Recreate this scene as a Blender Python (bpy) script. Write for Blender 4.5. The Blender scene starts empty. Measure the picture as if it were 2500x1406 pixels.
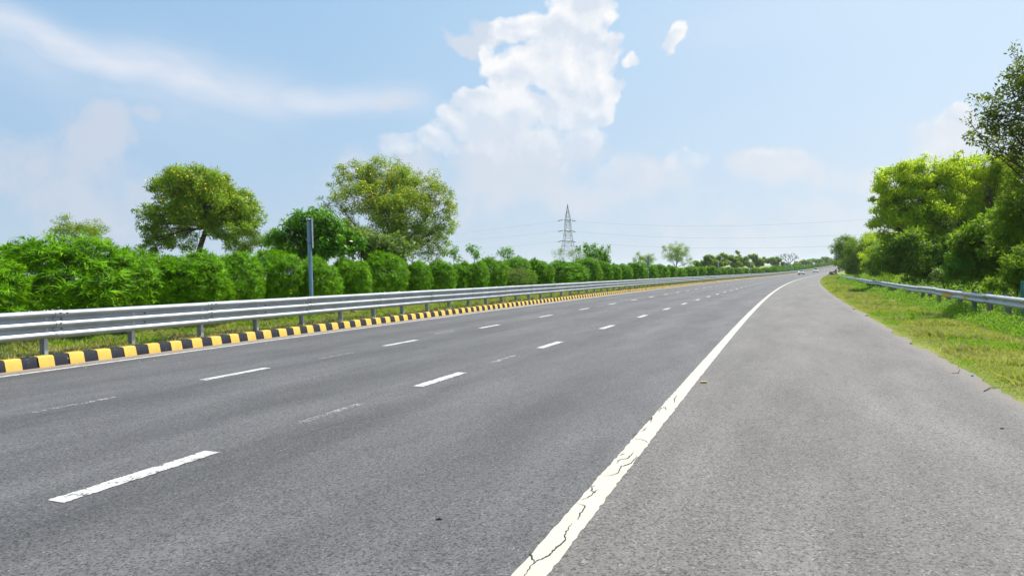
import bpy, math, random
import numpy as np
from mathutils import Vector, Matrix

C = bpy.context.scene.collection
scn = bpy.context.scene

# ------------------------------------------------------------------ camera
F, CX, CY = 1620.0, 1250.0, 703.0          # focal length and centre for the 2500 px wide photograph
PITCH, ROLL, H = math.radians(-1.10679), math.radians(-0.86252), 1.63723
cam = bpy.data.cameras.new('camera')
camo = bpy.data.objects.new('camera', cam)
C.objects.link(camo)
cam.sensor_width = 36
cam.lens = F / 2500 * 36
cam.clip_start = 0.1
cam.clip_end = 9000
camo.matrix_world = Matrix.Translation((0, 0, H)) @ Matrix.Rotation(math.pi / 2 + PITCH, 4, 'X') @ Matrix.Rotation(ROLL, 4, 'Z')
scn.camera = camo

# ------------------------------------------------------------------ light and exposure
EXPO = 1.0
SUN_EL, SUN_AZ = 58.0, 52.0                # azimuth clockwise from the camera's forward axis (+Y)
SKY = 0.10
scn.view_settings.view_transform = 'Standard'
scn.view_settings.look = 'None'
scn.view_settings.exposure = EXPO
scn.view_settings.gamma = 1
scn.view_settings.use_curve_mapping = False
scn.cycles.max_bounces = 6
scn.cycles.diffuse_bounces = 3
scn.cycles.glossy_bounces = 2
scn.cycles.transmission_bounces = 3
scn.cycles.volume_bounces = 1
scn.cycles.transparent_max_bounces = 8
MUL = 2 ** EXPO

sun = bpy.data.lights.new('sun', 'SUN')
suno = bpy.data.objects.new('sun', sun)
C.objects.link(suno)
sun.energy = 3.9
sun.angle = math.radians(0.53)
sun.color = (1.0, 0.955, 0.88)
_a, _e = math.radians(SUN_AZ), math.radians(SUN_EL)
SD = Vector((math.sin(_a) * math.cos(_e), math.cos(_a) * math.cos(_e), math.sin(_e)))
suno.rotation_euler = SD.to_track_quat('Z', 'Y').to_euler()


def px_dir(u, v):
    """pixel of the 2500 px wide photograph -> direction in the world"""
    uu, vv = u - CX, v - CY
    x = uu * math.cos(ROLL) + vv * math.sin(ROLL)
    y = -uu * math.sin(ROLL) + vv * math.cos(ROLL)
    return np.array([x, F * math.cos(PITCH) + y * math.sin(PITCH), F * math.sin(PITCH) - y * math.cos(PITCH)])


def at(u, v, Y):
    """world point seen at pixel (u, v), at distance Y ahead"""
    d = px_dir(u, v)
    return np.array([0, 0, H]) + d * (Y / d[1])


def gno(u, v):
    d = px_dir(u, v)
    return d[0] / d[1], d[2] / d[1]


# ------------------------------------------------------------------ node helper
class NT:
    def __init__(s, tree):
        s.t = tree
        tree.nodes.clear()

    def n(s, kind, ins=None, **props):
        nd = s.t.nodes.new(kind)
        for k, v in props.items():
            setattr(nd, k, v)
        for k, v in (ins or {}).items():
            s.put(nd.inputs[k], v)
        return nd

    def put(s, sock, v):
        if isinstance(v, bpy.types.NodeSocket):
            s.t.links.new(v, sock)
        elif isinstance(v, bpy.types.Node):
            s.t.links.new(v.outputs[0], sock)
        elif hasattr(v, '__len__') and len(v) == 3 and sock.type == 'RGBA':
            sock.default_value = (*v, 1)
        else:
            sock.default_value = v

    def m(s, op, a, b=0.0, c=None, clamp=False):
        nd = s.t.nodes.new('ShaderNodeMath')
        nd.operation = op
        nd.use_clamp = clamp
        s.put(nd.inputs[0], a)
        s.put(nd.inputs[1], b)
        if c is not None:
            s.put(nd.inputs[2], c)
        return nd.outputs[0]

    def vm(s, op, a, b=None, c=None):
        nd = s.t.nodes.new('ShaderNodeVectorMath')
        nd.operation = op
        s.put(nd.inputs[0], a)
        if b is not None:
            s.put(nd.inputs[1], b)
        if c is not None:
            s.put(nd.inputs[2], c)
        return nd.outputs[1] if op in ('DOT_PRODUCT', 'LENGTH') else nd.outputs[0]

    def mix(s, f, a, b, blend='MIX'):
        nd = s.t.nodes.new('ShaderNodeMix')
        nd.data_type = 'RGBA'
        nd.blend_type = blend
        s.put(nd.inputs['Factor'], f)
        s.put(nd.inputs[6], a)
        s.put(nd.inputs[7], b)
        return nd.outputs[2]

    def rng(s, x, a, b, c=0.0, d=1.0, smooth=True):
        nd = s.t.nodes.new('ShaderNodeMapRange')
        nd.interpolation_type = 'SMOOTHSTEP' if smooth else 'LINEAR'
        for i, v in enumerate((x, a, b, c, d)):
            s.put(nd.inputs[i], v)
        return nd.outputs[0]

    def noise(s, vec, scale, detail=2.0, rough=0.5, dist=0.0, dim='3D'):
        nd = s.t.nodes.new('ShaderNodeTexNoise')
        nd.noise_dimensions = dim
        s.put(nd.inputs['Vector'], vec)
        nd.inputs['Scale'].default_value = scale
        nd.inputs['Detail'].default_value = detail
        nd.inputs['Roughness'].default_value = rough
        nd.inputs['Distortion'].default_value = dist
        return nd.outputs[0]


# ------------------------------------------------------------------ sky
world = bpy.data.worlds.new('World')
scn.world = world
world.use_nodes = True
w = NT(world.node_tree)
tc = w.n('ShaderNodeTexCoord').outputs['Generated']
sky = w.n('ShaderNodeTexSky', sky_type='NISHITA', sun_disc=False, sun_elevation=math.radians(SUN_EL),
          sun_rotation=math.radians(SUN_AZ), altitude=200, air_density=1.0, dust_density=2.0, ozone_density=1.5)
sep = w.n('ShaderNodeSeparateXYZ', {0: tc})
ya = w.m('MAXIMUM', w.m('ABSOLUTE', sep.outputs[1]), 0.02)
gx = w.m('DIVIDE', sep.outputs[0], ya)
gz = w.m('DIVIDE', w.m('MAXIMUM', sep.outputs[2], 0.0), ya)
g = w.n('ShaderNodeCombineXYZ', {0: gx, 1: gz, 2: 0.0}).outputs[0]


def blobs(vec, lst):
    """soft union of ellipses on the sky: 1 in a centre, 0 on the rim"""
    cur = None
    for (u, v, ru, rv, *r) in lst:
        cx, cz = gno(u, v)
        amp = r[0] if r else 1.0
        sx, sz = F / ru, F / rv
        p = w.vm('MULTIPLY_ADD', vec, (sx, sz, 0), (-cx * sx, -cz * sz, 0))
        d = w.vm('DOT_PRODUCT', p, p)
        val = w.m('MULTIPLY_ADD', d, -amp, amp)
        cur = val if cur is None else w.m('MAXIMUM', cur, val)
    return cur


nbig = w.noise(g, 9.0, 9, 0.62, 0.0, '2D')
nlow = w.noise(g, 2.6, 3, 0.5, 0.0, '2D')
goff = w.vm('ADD', g, (0.010, 0.016, 0))
noff = w.noise(goff, 9.0, 6, 0.62, 0.0, '2D')
warp = w.n('ShaderNodeTexNoise', {'Vector': g}, noise_dimensions='2D')
warp.inputs['Scale'].default_value = 7
warp.inputs['Detail'].default_value = 4
gw = w.vm('MULTIPLY_ADD', warp.outputs[1], (0.10, 0.09, 0), w.vm('ADD', g, (-0.05, -0.045, 0)))
# towering cumulus
cumulus = [(1410, 0, 95, 90), (1370, 90, 110, 75), (1330, 160, 100, 80), (1440, 190, 85, 95), (1500, 205, 50, 38, .8),
           (1255, 190, 45, 60), (1290, 270, 110, 70), (1165, 250, 65, 50), (1120, 300, 70, 60), (1400, 270, 75, 70), (1450, 255, 70, 50), (1380, 220, 90, 60),
           (1200, 320, 110, 70), (1060, 350, 60, 40), (975, 365, 38, 36, .8), (1300, 350, 120, 75, .9), (1390, 330, 70, 60, .8), (1480, 130, 40, 50, .7), (1530, 200, 34, 22, .6), (1225, 130, 40, 40, .5), (1290, 60, 60, 60, .7),
           (1372, 385, 24, 45, .7), (1553, 142, 24, 17, .5), (1640, 112, 17, 30, .4), (1675, 412, 60, 26, .4), (1915, 412, 60, 26, .4), (2330, 320, 60, 36, .4), (2260, 370, 80, 30, .45), (2160, 405, 70, 26, .4), (1470, 440, 70, 22, .3)]
vb = w.n('ShaderNodeTexVoronoi', {'Vector': gw, 'Scale': 21.0}, voronoi_dimensions='2D', feature='SMOOTH_F1')
vb2 = w.n('ShaderNodeTexVoronoi', {'Vector': w.vm('ADD', gw, (0.008, 0.013, 0)), 'Scale': 21.0}, voronoi_dimensions='2D', feature='SMOOTH_F1')
vs = w.n('ShaderNodeTexVoronoi', {'Vector': gw, 'Scale': 55.0}, voronoi_dimensions='2D', feature='SMOOTH_F1')
fc = w.m('ADD', blobs(gw, cumulus), w.m('ADD', w.m('MULTIPLY', w.m('SUBTRACT', 0.42, vb.outputs[0]), 0.75), w.m('MULTIPLY', w.m('SUBTRACT', 0.42, vs.outputs[0]), 0.5)))
dens = w.rng(w.m('MULTIPLY_ADD', w.m('SUBTRACT', nbig, 0.5), 2.2, fc), -0.08, w.rng(gz, 0.10, 0.30, 1.2, 0.42))
# thin veils, soft
soft = [(1250, 410, 220, 120, 1.3), (1170, 88, 100, 26, 1.3), (1235, 62, 70, 40, 1.3), (225, 340, 110, 80, 1.3), (100, 340, 60, 30, .7), (90, 400, 190, 130, .8),
        (220, 470, 260, 130, .8), (365, 292, 45, 20, .6), (960, 225, 80, 42, .8), (1000, 470, 260, 110, .7),
        (1480, 460, 200, 60, .8), (1900, 435, 110, 60, .9), (2180, 430, 200, 60, .9), (2330, 350, 120, 70, 1.0),
        (2150, 560, 700, 90, .6)]
fs = blobs(gw, soft)
dsoft = w.rng(w.m('MULTIPLY_ADD', w.m('SUBTRACT', nbig, 0.5), 2.4, fs), -0.1, 1.0)


# cirrus: a bent streak across the upper left, in coordinates along and across it
def streak(u0, v0, u1, v1, wid, amp, stretch=5.0, seed=0.0):
    a = np.array(gno(u0, v0))
    b = np.array(gno(u1, v1))
    L = np.linalg.norm(b - a)
    t = (b - a) / L
    nrm = np.array([-t[1], t[0]])
    mid = (a + b) / 2
    rel = w.vm('SUBTRACT', g, (mid[0], mid[1], 0))
    al = w.vm('DOT_PRODUCT', rel, (t[0], t[1], 0))
    ac = w.vm('DOT_PRODUCT', rel, (nrm[0], nrm[1], 0))
    bend = w.m('MULTIPLY', w.m('SUBTRACT', nlow, 0.5), 0.10)
    ac = w.m('ADD', ac, bend)
    st = w.n('ShaderNodeCombineXYZ', {0: w.m('MULTIPLY', al, 1.0), 1: w.m('MULTIPLY', ac, stretch), 2: seed}).outputs[0]
    nn = w.noise(st, 6.0, 6, 0.55)
    fa = w.m('SUBTRACT', 1.0, w.m('POWER', w.m('ABSOLUTE', w.m('DIVIDE', al, L / 2)), 3.0), clamp=True)
    q = w.m('DIVIDE', ac, wid / F)
    fb = w.m('EXPONENT', w.m('MULTIPLY', w.m('MULTIPLY', q, q), -1.0))
    return w.m('MULTIPLY', w.m('MULTIPLY', w.m('MULTIPLY', fa, fb), w.rng(nn, 0.2, 0.75, 0.45, 1.0)), amp)


ci = w.m('MAXIMUM', streak(-250, -10, 800, 262, 58, 0.98, 3.0), streak(560, 228, 1090, 232, 34, 0.75, 3.0, 3.0))
ci = w.m('MAXIMUM', ci, streak(-300, 40, 720, 270, 120, 0.42, 2.5, 7.0))
ci = w.m('MAXIMUM', ci, streak(1500, 70, 2300, 20, 60, 0.18, 4.0, 11.0))


def L_(r, g_, b):
    f = lambda c: ((c / 255 + .055) / 1.055) ** 2.4 if c > 10 else c / 255 / 12.92
    return (f(r) / MUL, f(g_) / MUL, f(b) / MUL)


base = w.mix(1.0, w.vm('SCALE', sky.outputs[0]), (1, 1, 1), 'MULTIPLY')
scl = base.node.inputs[6].links[0].from_node
scl.inputs['Scale'].default_value = SKY
el = sep.outputs[2]
hz = w.m('EXPONENT', w.m('MULTIPLY', w.m('MAXIMUM', el, 0.0), -4.4))
# the air brightens towards the sun's side
side = w.rng(gx, -0.8, 0.9)
hcol = w.mix(side, L_(194, 210, 228), L_(218, 227, 238))
bluec = w.mix(side, L_(136, 189, 232), L_(204, 231, 253))
base = w.mix(0.88, base, bluec)
base = w.mix(w.m('MULTIPLY', hz, 0.95), base, hcol)
base = w.mix(w.m('MULTIPLY', ci, 1.0, clamp=True), base, L_(232, 236, 246))
base = w.mix(w.m('MULTIPLY', dsoft, 0.82), base, w.mix(side, L_(205, 214, 230), L_(232, 236, 243)))
relief = w.m('ADD', w.m('MULTIPLY', w.m('SUBTRACT', nbig, noff), 2.6), w.m('MULTIPLY', w.m('SUBTRACT', vb2.outputs[0], vb.outputs[0]), 2.2))
edge = w.rng(fc, 0.95, 0.0)
lit = w.m('ADD', w.m('ADD', w.m('MULTIPLY', edge, 0.35), 0.35), relief, clamp=True)
low = w.rng(gz, 0.18, 0.42)
cuc = w.mix(w.m('MULTIPLY', lit, w.rng(gz, 0.12, 0.34, 0.45, 1.0)), L_(220, 229, 242), L_(253, 253, 254))
base = w.mix(w.m('MULTIPLY', dens, w.rng(gz, 0.12, 0.30, 0.55, 0.97)), base, cuc)
bg = w.n('ShaderNodeBackground', {0: base, 1: 1.0})
w.n('ShaderNodeOutputWorld', {0: bg})
world.cycles.sampling_method = 'MANUAL'
world.cycles.sample_map_resolution = 512

# ------------------------------------------------------------------ the road's centre curve (its right edge line)
_s = np.arange(-80, 1600, 0.5)


def _kap(s):
    t = np.clip(s, 0, 540) / 100
    k = (0.59468 - 0.2811 * t + 0.05728 * t * t) / 1000
    return np.where(s > 540, k * np.exp(-(s - 540) / 200), k)


_k = _kap(_s)
_th = np.concatenate([[0], np.cumsum((_k[1:] + _k[:-1]) / 2 * .5)])
_i0 = int(np.argmin(abs(_s)))
_th = _th - _th[_i0] + math.radians(21.89164)
_m = (_th[1:] + _th[:-1]) / 2
_x = np.concatenate([[0], np.cumsum(np.sin(_m) * .5)])
_y = np.concatenate([[0], np.cumsum(np.cos(_m) * .5)])
_x = _x - _x[_i0] - 1.37152
_y = _y - _y[_i0]


def zroad(s):
    t = np.clip(s, 0, 540) / 100
    z = -0.10075 * t ** 2 + 0.04902 * t ** 3
    return z + np.where(s > 540, 0.032 * 200 * (1 - np.exp(-(np.maximum(s, 540) - 540) / 200)), 0)


PROF_O = [-2500, -300, -48, -38, -36.2, -35.9, -20.3, -20.2, -20.0, -12.25, -12.12, -11.95, 3.9, 4.1, 6.6, 7.1, 9.0, 14.0, 20, 60, 1500]
PROF_Z = [-1.2, -1.2, -0.9, -0.3, -0.08, -0.06, -0.06, 0.08, 0.13, 0.13, 0.07, -0.06, -0.05, -0.02, -0.02, 0.02, -0.12, -1.1, -1.4, -1.4, -1.4]


def prof(o):
    return np.interp(o, PROF_O, PROF_Z)


def pt(s, o, z=None):
    """world point(s) at distance s along the road and o metres right of the right edge line"""
    s = np.asarray(s, float)
    o = np.asarray(o, float)
    th = np.interp(s, _s, _th)
    X = np.interp(s, _s, _x) + o * np.cos(th)
    Y = np.interp(s, _s, _y) - o * np.sin(th)
    Z = zroad(s) + (prof(o) if z is None else z)
    return np.stack(np.broadcast_arrays(X, Y, Z), -1)


def head(s):
    return float(np.interp(s, _s, _th))


def project(P):
    P = np.asarray(P, float)
    Z = P[..., 2] - H
    dep = P[..., 1] * math.cos(PITCH) + Z * math.sin(PITCH)
    up = -P[..., 1] * math.sin(PITCH) + Z * math.cos(PITCH)
    u = F * P[..., 0] / dep
    v = -F * up / dep
    return CX + u * math.cos(ROLL) - v * math.sin(ROLL), CY + u * math.sin(ROLL) + v * math.cos(ROLL), dep


_ss = np.arange(-4, 700, 0.25)


def s_at(u, o, z=0.5):
    uu, vv, dep = project(pt(_ss, o, z))
    ok = dep > 1
    e = np.where(ok, abs(uu - u), 1e9)
    return float(_ss[int(np.argmin(e))])


def spot(u, o):
    """point of the ground at offset o that lies under pixel column u"""
    s = s_at(u, o)
    P = pt(s, o)
    return s, P


# ------------------------------------------------------------------ mesh helpers
class MB:
    def __init__(s):
        s.v = []
        s.f = []
        s.m = []
        s.uv = None

    def add(s, vs, fs, mi=0):
        n = len(s.v)
        s.v += [tuple(map(float, p)) for p in vs]
        for f in fs:
            s.f.append(tuple(i + n for i in f))
            s.m.append(mi)

    def box(s, c, d, rot=None, mi=0, taper=1.0):
        x, y, z = d[0] / 2, d[1] / 2, d[2] / 2
        vs = [Vector((sx * x * (taper if sz > 0 else 1), sy * y * (taper if sz > 0 else 1), sz * z))
              for sz in (-1, 1) for sy in (-1, 1) for sx in (-1, 1)]
        if rot is not None:
            vs = [rot @ p for p in vs]
        s.add([p + Vector(c) for p in vs], [(0, 2, 3, 1), (4, 5, 7, 6), (0, 1, 5, 4), (2, 6, 7, 3), (0, 4, 6, 2), (1, 3, 7, 5)], mi)

    def tube(s, pts, rad, n=6, mi=0, cap=True):
        pts = [Vector(p) for p in pts]
        if not hasattr(rad, '__len__'):
            rad = [rad] * len(pts)
        base = len(s.v)
        ref = None
        for i, p in enumerate(pts):
            t = (pts[min(i + 1, len(pts) - 1)] - pts[max(i - 1, 0)])
            if t.length < 1e-9:
                t = Vector((0, 0, 1))
            t.normalize()
            if ref is None or abs(ref.dot(t)) > 0.95:
                ref = Vector((0, 0, 1)) if abs(t.z) < 0.9 else Vector((1, 0, 0))
            a = (ref - t * ref.dot(t)).normalized()
            b = t.cross(a)
            ref = a
            for k in range(n):
                an = 2 * math.pi * k / n
                s.v.append(tuple(p + (a * math.cos(an) + b * math.sin(an)) * rad[i]))
        for i in range(len(pts) - 1):
            for k in range(n):
                s.f.append((base + i * n + k, base + i * n + (k + 1) % n, base + (i + 1) * n + (k + 1) % n, base + (i + 1) * n + k))
                s.m.append(mi)
        if cap:
            s.f.append(tuple(base + k for k in reversed(range(n))))
            s.f.append(tuple(base + (len(pts) - 1) * n + k for k in range(n)))
            s.m += [mi, mi]

    def cyl(s, a, b, r, n=12, mi=0):
        s.tube([a, b], r, n, mi)

    def build(s, name, mat, parent=None, smooth=False):
        me = bpy.data.meshes.new(name)
        me.from_pydata(s.v, [], s.f)
        mats = mat if isinstance(mat, (list, tuple)) else [mat]
        for q in mats:
            me.materials.append(q)
        if len(mats) > 1:
            me.polygons.foreach_set('material_index', np.array(s.m, dtype=np.int32))
        if smooth:
            me.polygons.foreach_set('use_smooth', np.ones(len(me.polygons), dtype=bool))
        o = bpy.data.objects.new(name, me)
        C.objects.link(o)
        if parent:
            o.parent = parent
        return o


def np_mesh(name, V, Q, mats, parent=None, mi=None, uv=None, smooth=False):
    """mesh straight from arrays: V (n,3) points, Q (m,4) or (m,3) faces"""
    V = np.ascontiguousarray(V, dtype=np.float32)
    Q = np.ascontiguousarray(Q, dtype=np.int32)
    me = bpy.data.meshes.new(name)
    k = Q.shape[1]
    me.vertices.add(len(V))
    me.vertices.foreach_set('co', V.ravel())
    me.loops.add(Q.size)
    me.loops.foreach_set('vertex_index', Q.ravel())
    me.polygons.add(len(Q))
    me.polygons.foreach_set('loop_start', np.arange(0, Q.size, k, dtype=np.int32))
    me.polygons.foreach_set('loop_total', np.full(len(Q), k, dtype=np.int32))
    for q in (mats if isinstance(mats, (list, tuple)) else [mats]):
        me.materials.append(q)
    if mi is not None:
        me.polygons.foreach_set('material_index', np.ascontiguousarray(mi, dtype=np.int32))
    if smooth:
        me.polygons.foreach_set('use_smooth', np.ones(len(Q), dtype=bool))
    if uv is not None:
        l = me.uv_layers.new(name='UVMap')
        l.data.foreach_set('uv', np.ascontiguousarray(uv[Q.ravel()], dtype=np.float32).ravel())
    me.update(calc_edges=True)
    o = bpy.data.objects.new(name, me)
    C.objects.link(o)
    if parent:
        o.parent = parent
    return o


def tag(o, label=None, cat=None, group=None, kind=None):
    if label:
        o['label'] = label
    if cat:
        o['category'] = cat
    if group:
        o['group'] = group
    if kind:
        o['kind'] = kind
    return o


def empty(name, loc=(0, 0, 0), rz=0.0):
    o = bpy.data.objects.new(name, None)
    C.objects.link(o)
    o.location = loc
    o.rotation_euler = (0, 0, rz)
    o.empty_display_size = 0.3
    return o


def copy_tree(o, parent=None):
    c = o.copy()
    C.objects.link(c)
    c.parent = parent
    for ch in list(o.children):
        copy_tree(ch, c)
    return c


# ------------------------------------------------------------------ materials
def mat(name, fn):
    m = bpy.data.materials.new(name)
    m.use_nodes = True
    t = NT(m.node_tree)
    out = t.n('ShaderNodeOutputMaterial')
    sh = fn(t)
    t.put(out.inputs[0], sh)
    return m


def pbsdf(t, col, rough=0.6, metal=0.0, spec=0.5, normal=None):
    b = t.n('ShaderNodeBsdfPrincipled')
    t.put(b.inputs['Base Color'], col)
    t.put(b.inputs['Roughness'], rough)
    t.put(b.inputs['Metallic'], metal)
    t.put(b.inputs['Specular IOR Level'], spec)
    if normal is not None:
        t.put(b.inputs['Normal'], normal)
    return b.outputs[0]


def bump(t, h, strength=0.3, dist=0.01):
    b = t.n('ShaderNodeBump', {'Height': h, 'Strength': strength, 'Distance': dist})
    return b.outputs[0]


def plain(name, col, rough=0.6, metal=0.0, spec=0.5, var=0.12, scale=8.0):
    def fn(t):
        oc = t.n('ShaderNodeTexCoord').outputs['Object']
        nz = t.noise(oc, scale, 4, 0.6)
        c = t.mix(t.rng(nz, 0.3, 0.7), tuple(x * (1 - var) for x in col), tuple(min(1, x * (1 + var)) for x in col))
        return pbsdf(t, c, rough, metal, spec)
    return mat(name, fn)


def leafmat(name, c1, c2, trans, tfac=0.4, rough=0.5, spec=0.35, spray=1.7):
    """leaves: colour varies from leaf to leaf and from spray to spray, light passes through them"""
    def fn(t):
        ri = t.n('ShaderNodeNewGeometry').outputs['Random Per Island']
        if spray:
            nz = t.noise(t.n('ShaderNodeTexCoord').outputs['Object'], spray, 3, 0.6)
            ri = t.m('ADD', t.m('MULTIPLY', ri, 0.4), t.m('MULTIPLY', t.rng(nz, 0.36, 0.66), 0.6))
        c = t.mix(ri, c1, c2)
        d = pbsdf(t, c, rough, 0, spec)
        tr = t.n('ShaderNodeBsdfTranslucent', {0: t.mix(ri, tuple(x * .7 for x in trans), trans)})
        return t.n('ShaderNodeMixShader', {0: tfac, 1: d, 2: tr}).outputs[0]
    return mat(name, fn)


def m_asphalt(t):
    uv = t.n('ShaderNodeUVMap').outputs[0]
    oc = t.n('ShaderNodeTexCoord').outputs['Object']
    sp = t.n('ShaderNodeSeparateXYZ', {0: uv})
    o, s = sp.outputs[0], sp.outputs[1]
    vor = t.n('ShaderNodeTexVoronoi', {'Vector': oc, 'Scale': 74.0})
    agg = t.n('ShaderNodeSeparateXYZ', {0: vor.outputs['Color']}).outputs[0]
    fine = t.noise(oc, 160.0, 2, 0.7)
    mid = t.noise(oc, 45.0, 4, 0.75)
    long = t.n('ShaderNodeCombineXYZ', {0: o, 1: t.m('MULTIPLY', s, 0.22), 2: 0.0}).outputs[0]
    patch = t.noise(long, 0.8, 5, 0.6)
    patch2 = t.noise(long, 2.4, 4, 0.6)
    # darker wheel paths in the lanes, the hard shoulder lighter and warmer
    lane = t.m('SINE', t.m('MULTIPLY', t.m('ADD', o, 0.9), 2 * math.pi / 1.875))
    inlane = t.rng(o, 0.15, -0.25)
    wheel = t.m('MULTIPLY', t.m('MULTIPLY', lane, inlane), 0.11)
    c = t.mix(inlane, (0.122, 0.113, 0.106), (0.083, 0.081, 0.083))
    k = t.m('ADD', 1.0, wheel)
    k = t.m('MULTIPLY', k, t.rng(patch, 0.25, 0.75, 0.70, 1.28, False))
    k = t.m('MULTIPLY', k, t.rng(patch2, 0.2, 0.8, 0.80, 1.20, False))
    k = t.m('MULTIPLY', k, t.rng(agg, 0.0, 0.5, 0.34, 1.16, False))
    k = t.m('MULTIPLY', k, t.rng(fine, 0.25, 0.6, 0.45, 1.15, False))
    k = t.m('MULTIPLY', k, t.rng(mid, 0.3, 0.7, 0.72, 1.22, False))
    # pale stones, dark pits
    k = t.m('ADD', k, t.rng(agg, 0.94, 1.0, 0.0, 0.7))
    c = t.mix(1.0, c, t.n('ShaderNodeCombineColor', {0: k, 1: k, 2: k}).outputs[0], 'MULTIPLY')
    # construction joint between the lanes: thin dark broken line
    jn = t.noise(t.n('ShaderNodeCombineXYZ', {0: 0.0, 1: s, 2: 0.0}).outputs[0], 0.6, 5, 0.7)
    for oo in (-7.15, -3.35):
        dd = t.m('ABSOLUTE', t.m('SUBTRACT', t.m('ADD', o, t.m('MULTIPLY', t.m('SUBTRACT', jn, 0.5), 0.18)), oo))
        f = t.m('MULTIPLY', t.rng(dd, 0.035, 0.008), t.rng(t.noise(uv, 1.3, 4, 0.7), 0.46, 0.6))
        c = t.mix(t.m('MULTIPLY', f, 0.55), c, (0.03, 0.03, 0.032))
    # dust swept against the kerb and along the grass edge
    dust = t.noise(uv, 3.0, 5, 0.7)
    f = t.m('MULTIPLY', t.rng(t.m('ADD', o, t.m('MULTIPLY', t.m('SUBTRACT', dust, .5), .25)), -11.42, -11.7), 0.75)
    c = t.mix(f, c, (0.26, 0.205, 0.16))
    f = t.m('MULTIPLY', t.rng(t.m('ADD', o, t.m('MULTIPLY', t.m('SUBTRACT', dust, .5), .35)), 3.62, 3.93), 0.7)
    c = t.mix(f, c, (0.16, 0.135, 0.115))
    h = t.m('ADD', t.m('MULTIPLY', agg, 0.5), fine)
    return pbsdf(t, c, 0.75, 0, 0.4, bump(t, h, 0.55, 0.006))


M = {}
M['asphalt'] = mat('asphalt', m_asphalt)


def m_paint(col, wear, cracks):
    def fn(t):
        uv = t.n('ShaderNodeUVMap').outputs[0]
        oc = t.n('ShaderNodeTexCoord').outputs['Object']
        nz = t.noise(oc, 45.0, 5, 0.7)
        blot = t.noise(oc, 3.0, 5, 0.65)
        c = t.mix(t.rng(blot, 0.35, 0.7), col, tuple(x * 0.9 for x in col))
        c = t.mix(t.m('MULTIPLY', t.rng(nz, 0.55, 0.75), 0.2), c, (0.27, 0.26, 0.24))
        # where the paint has worn off, the asphalt shows
        edge = t.m('ABSOLUTE', t.n('ShaderNodeSeparateXYZ', {0: t.n('ShaderNodeUVMap').outputs[0]}).outputs[0])
        wn = t.m('ADD', t.m('MULTIPLY', nz, 0.65), t.m('MULTIPLY', t.noise(oc, 9.0, 5, 0.7), 0.6))
        hole = t.rng(t.m('ADD', wn, t.rng(edge, 0.8, 1.0, 0, 0.10)), wear, wear + 0.02)
        if cracks:
            wob = t.n('ShaderNodeTexNoise', {'Vector': oc, 'Scale': 9.0, 'Detail': 5.0})
            vv = t.vm('ADD', oc, t.vm('SCALE', wob.outputs[1]))
            vv.node.inputs[1].links[0].from_node.inputs['Scale'].default_value = 0.22
            vo = t.n('ShaderNodeTexVoronoi', {'Vector': vv, 'Scale': 3.6}, feature='DISTANCE_TO_EDGE')
            seg = t.rng(t.noise(oc, 1.5, 3, 0.6), 0.40, 0.52)
            cr = t.m('MULTIPLY', t.rng(vo.outputs[0], 0.020, 0.008), seg)
            hole = t.m('MAXIMUM', hole, cr)
        c2 = t.mix(hole, c, (0.07, 0.068, 0.066))
        if wear < 0.61:
            p = pbsdf(t, c, 0.6, 0, 0.4)
            return t.n('ShaderNodeMixShader', {0: hole, 1: p, 2: t.n('ShaderNodeBsdfTransparent')}).outputs[0]
        return pbsdf(t, c2, 0.6, 0, 0.4)
    return fn


M['paint_line'] = mat('cream_road_paint', m_paint((0.43, 0.40, 0.335), 0.84, False))
M['paint_dash'] = mat('white_road_paint', m_paint((0.47, 0.465, 0.45), 0.675, False))
M['paint_worn'] = mat('worn_road_paint', m_paint((0.40, 0.39, 0.37), 0.583, False))


def m_kerb(col, chip):
    def fn(t):
        oc = t.n('ShaderNodeTexCoord').outputs['Object']
        nz = t.noise(oc, 7.0, 6, 0.7)
        nf = t.noise(oc, 40.0, 4, 0.7)
        c = t.mix(t.rng(nz, 0.3, 0.75), col, tuple(x * 0.78 + 0.01 for x in col))
        c = t.mix(t.rng(t.m('ADD', t.m('MULTIPLY', nf, .4), t.m('MULTIPLY', nz, .6)), 0.63, 0.645), c, chip)
        return pbsdf(t, c, 0.7, 0, 0.15, bump(t, nf, 0.3, 0.004))
    return fn


M['kerb_yellow'] = mat('kerb_yellow_paint', m_kerb((0.62, 0.40, 0.075), (0.42, 0.25, 0.12)))
M['kerb_black'] = mat('kerb_black_paint', m_kerb((0.011, 0.014, 0.023), (0.5, 0.46, 0.36)))
M['concrete'] = plain('concrete', (0.42, 0.38, 0.32), 0.9, 0, 0.2, 0.2, 5)


def m_ground(t):
    oc = t.n('ShaderNodeTexCoord').outputs['Object']
    a = t.noise(oc, 0.35, 5, 0.65)
    b = t.noise(oc, 5.0, 5, 0.7)
    c = t.mix(t.rng(a, 0.35, 0.65), (0.12, 0.17, 0.022), (0.24, 0.24, 0.06))
    c = t.mix(t.rng(b, 0.45, 0.75), c, (0.20, 0.17, 0.08))
    return pbsdf(t, c, 0.95, 0, 0.1, bump(t, b, 0.5, 0.05))


M['soil'] = mat('grassy_soil', m_ground)


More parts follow.
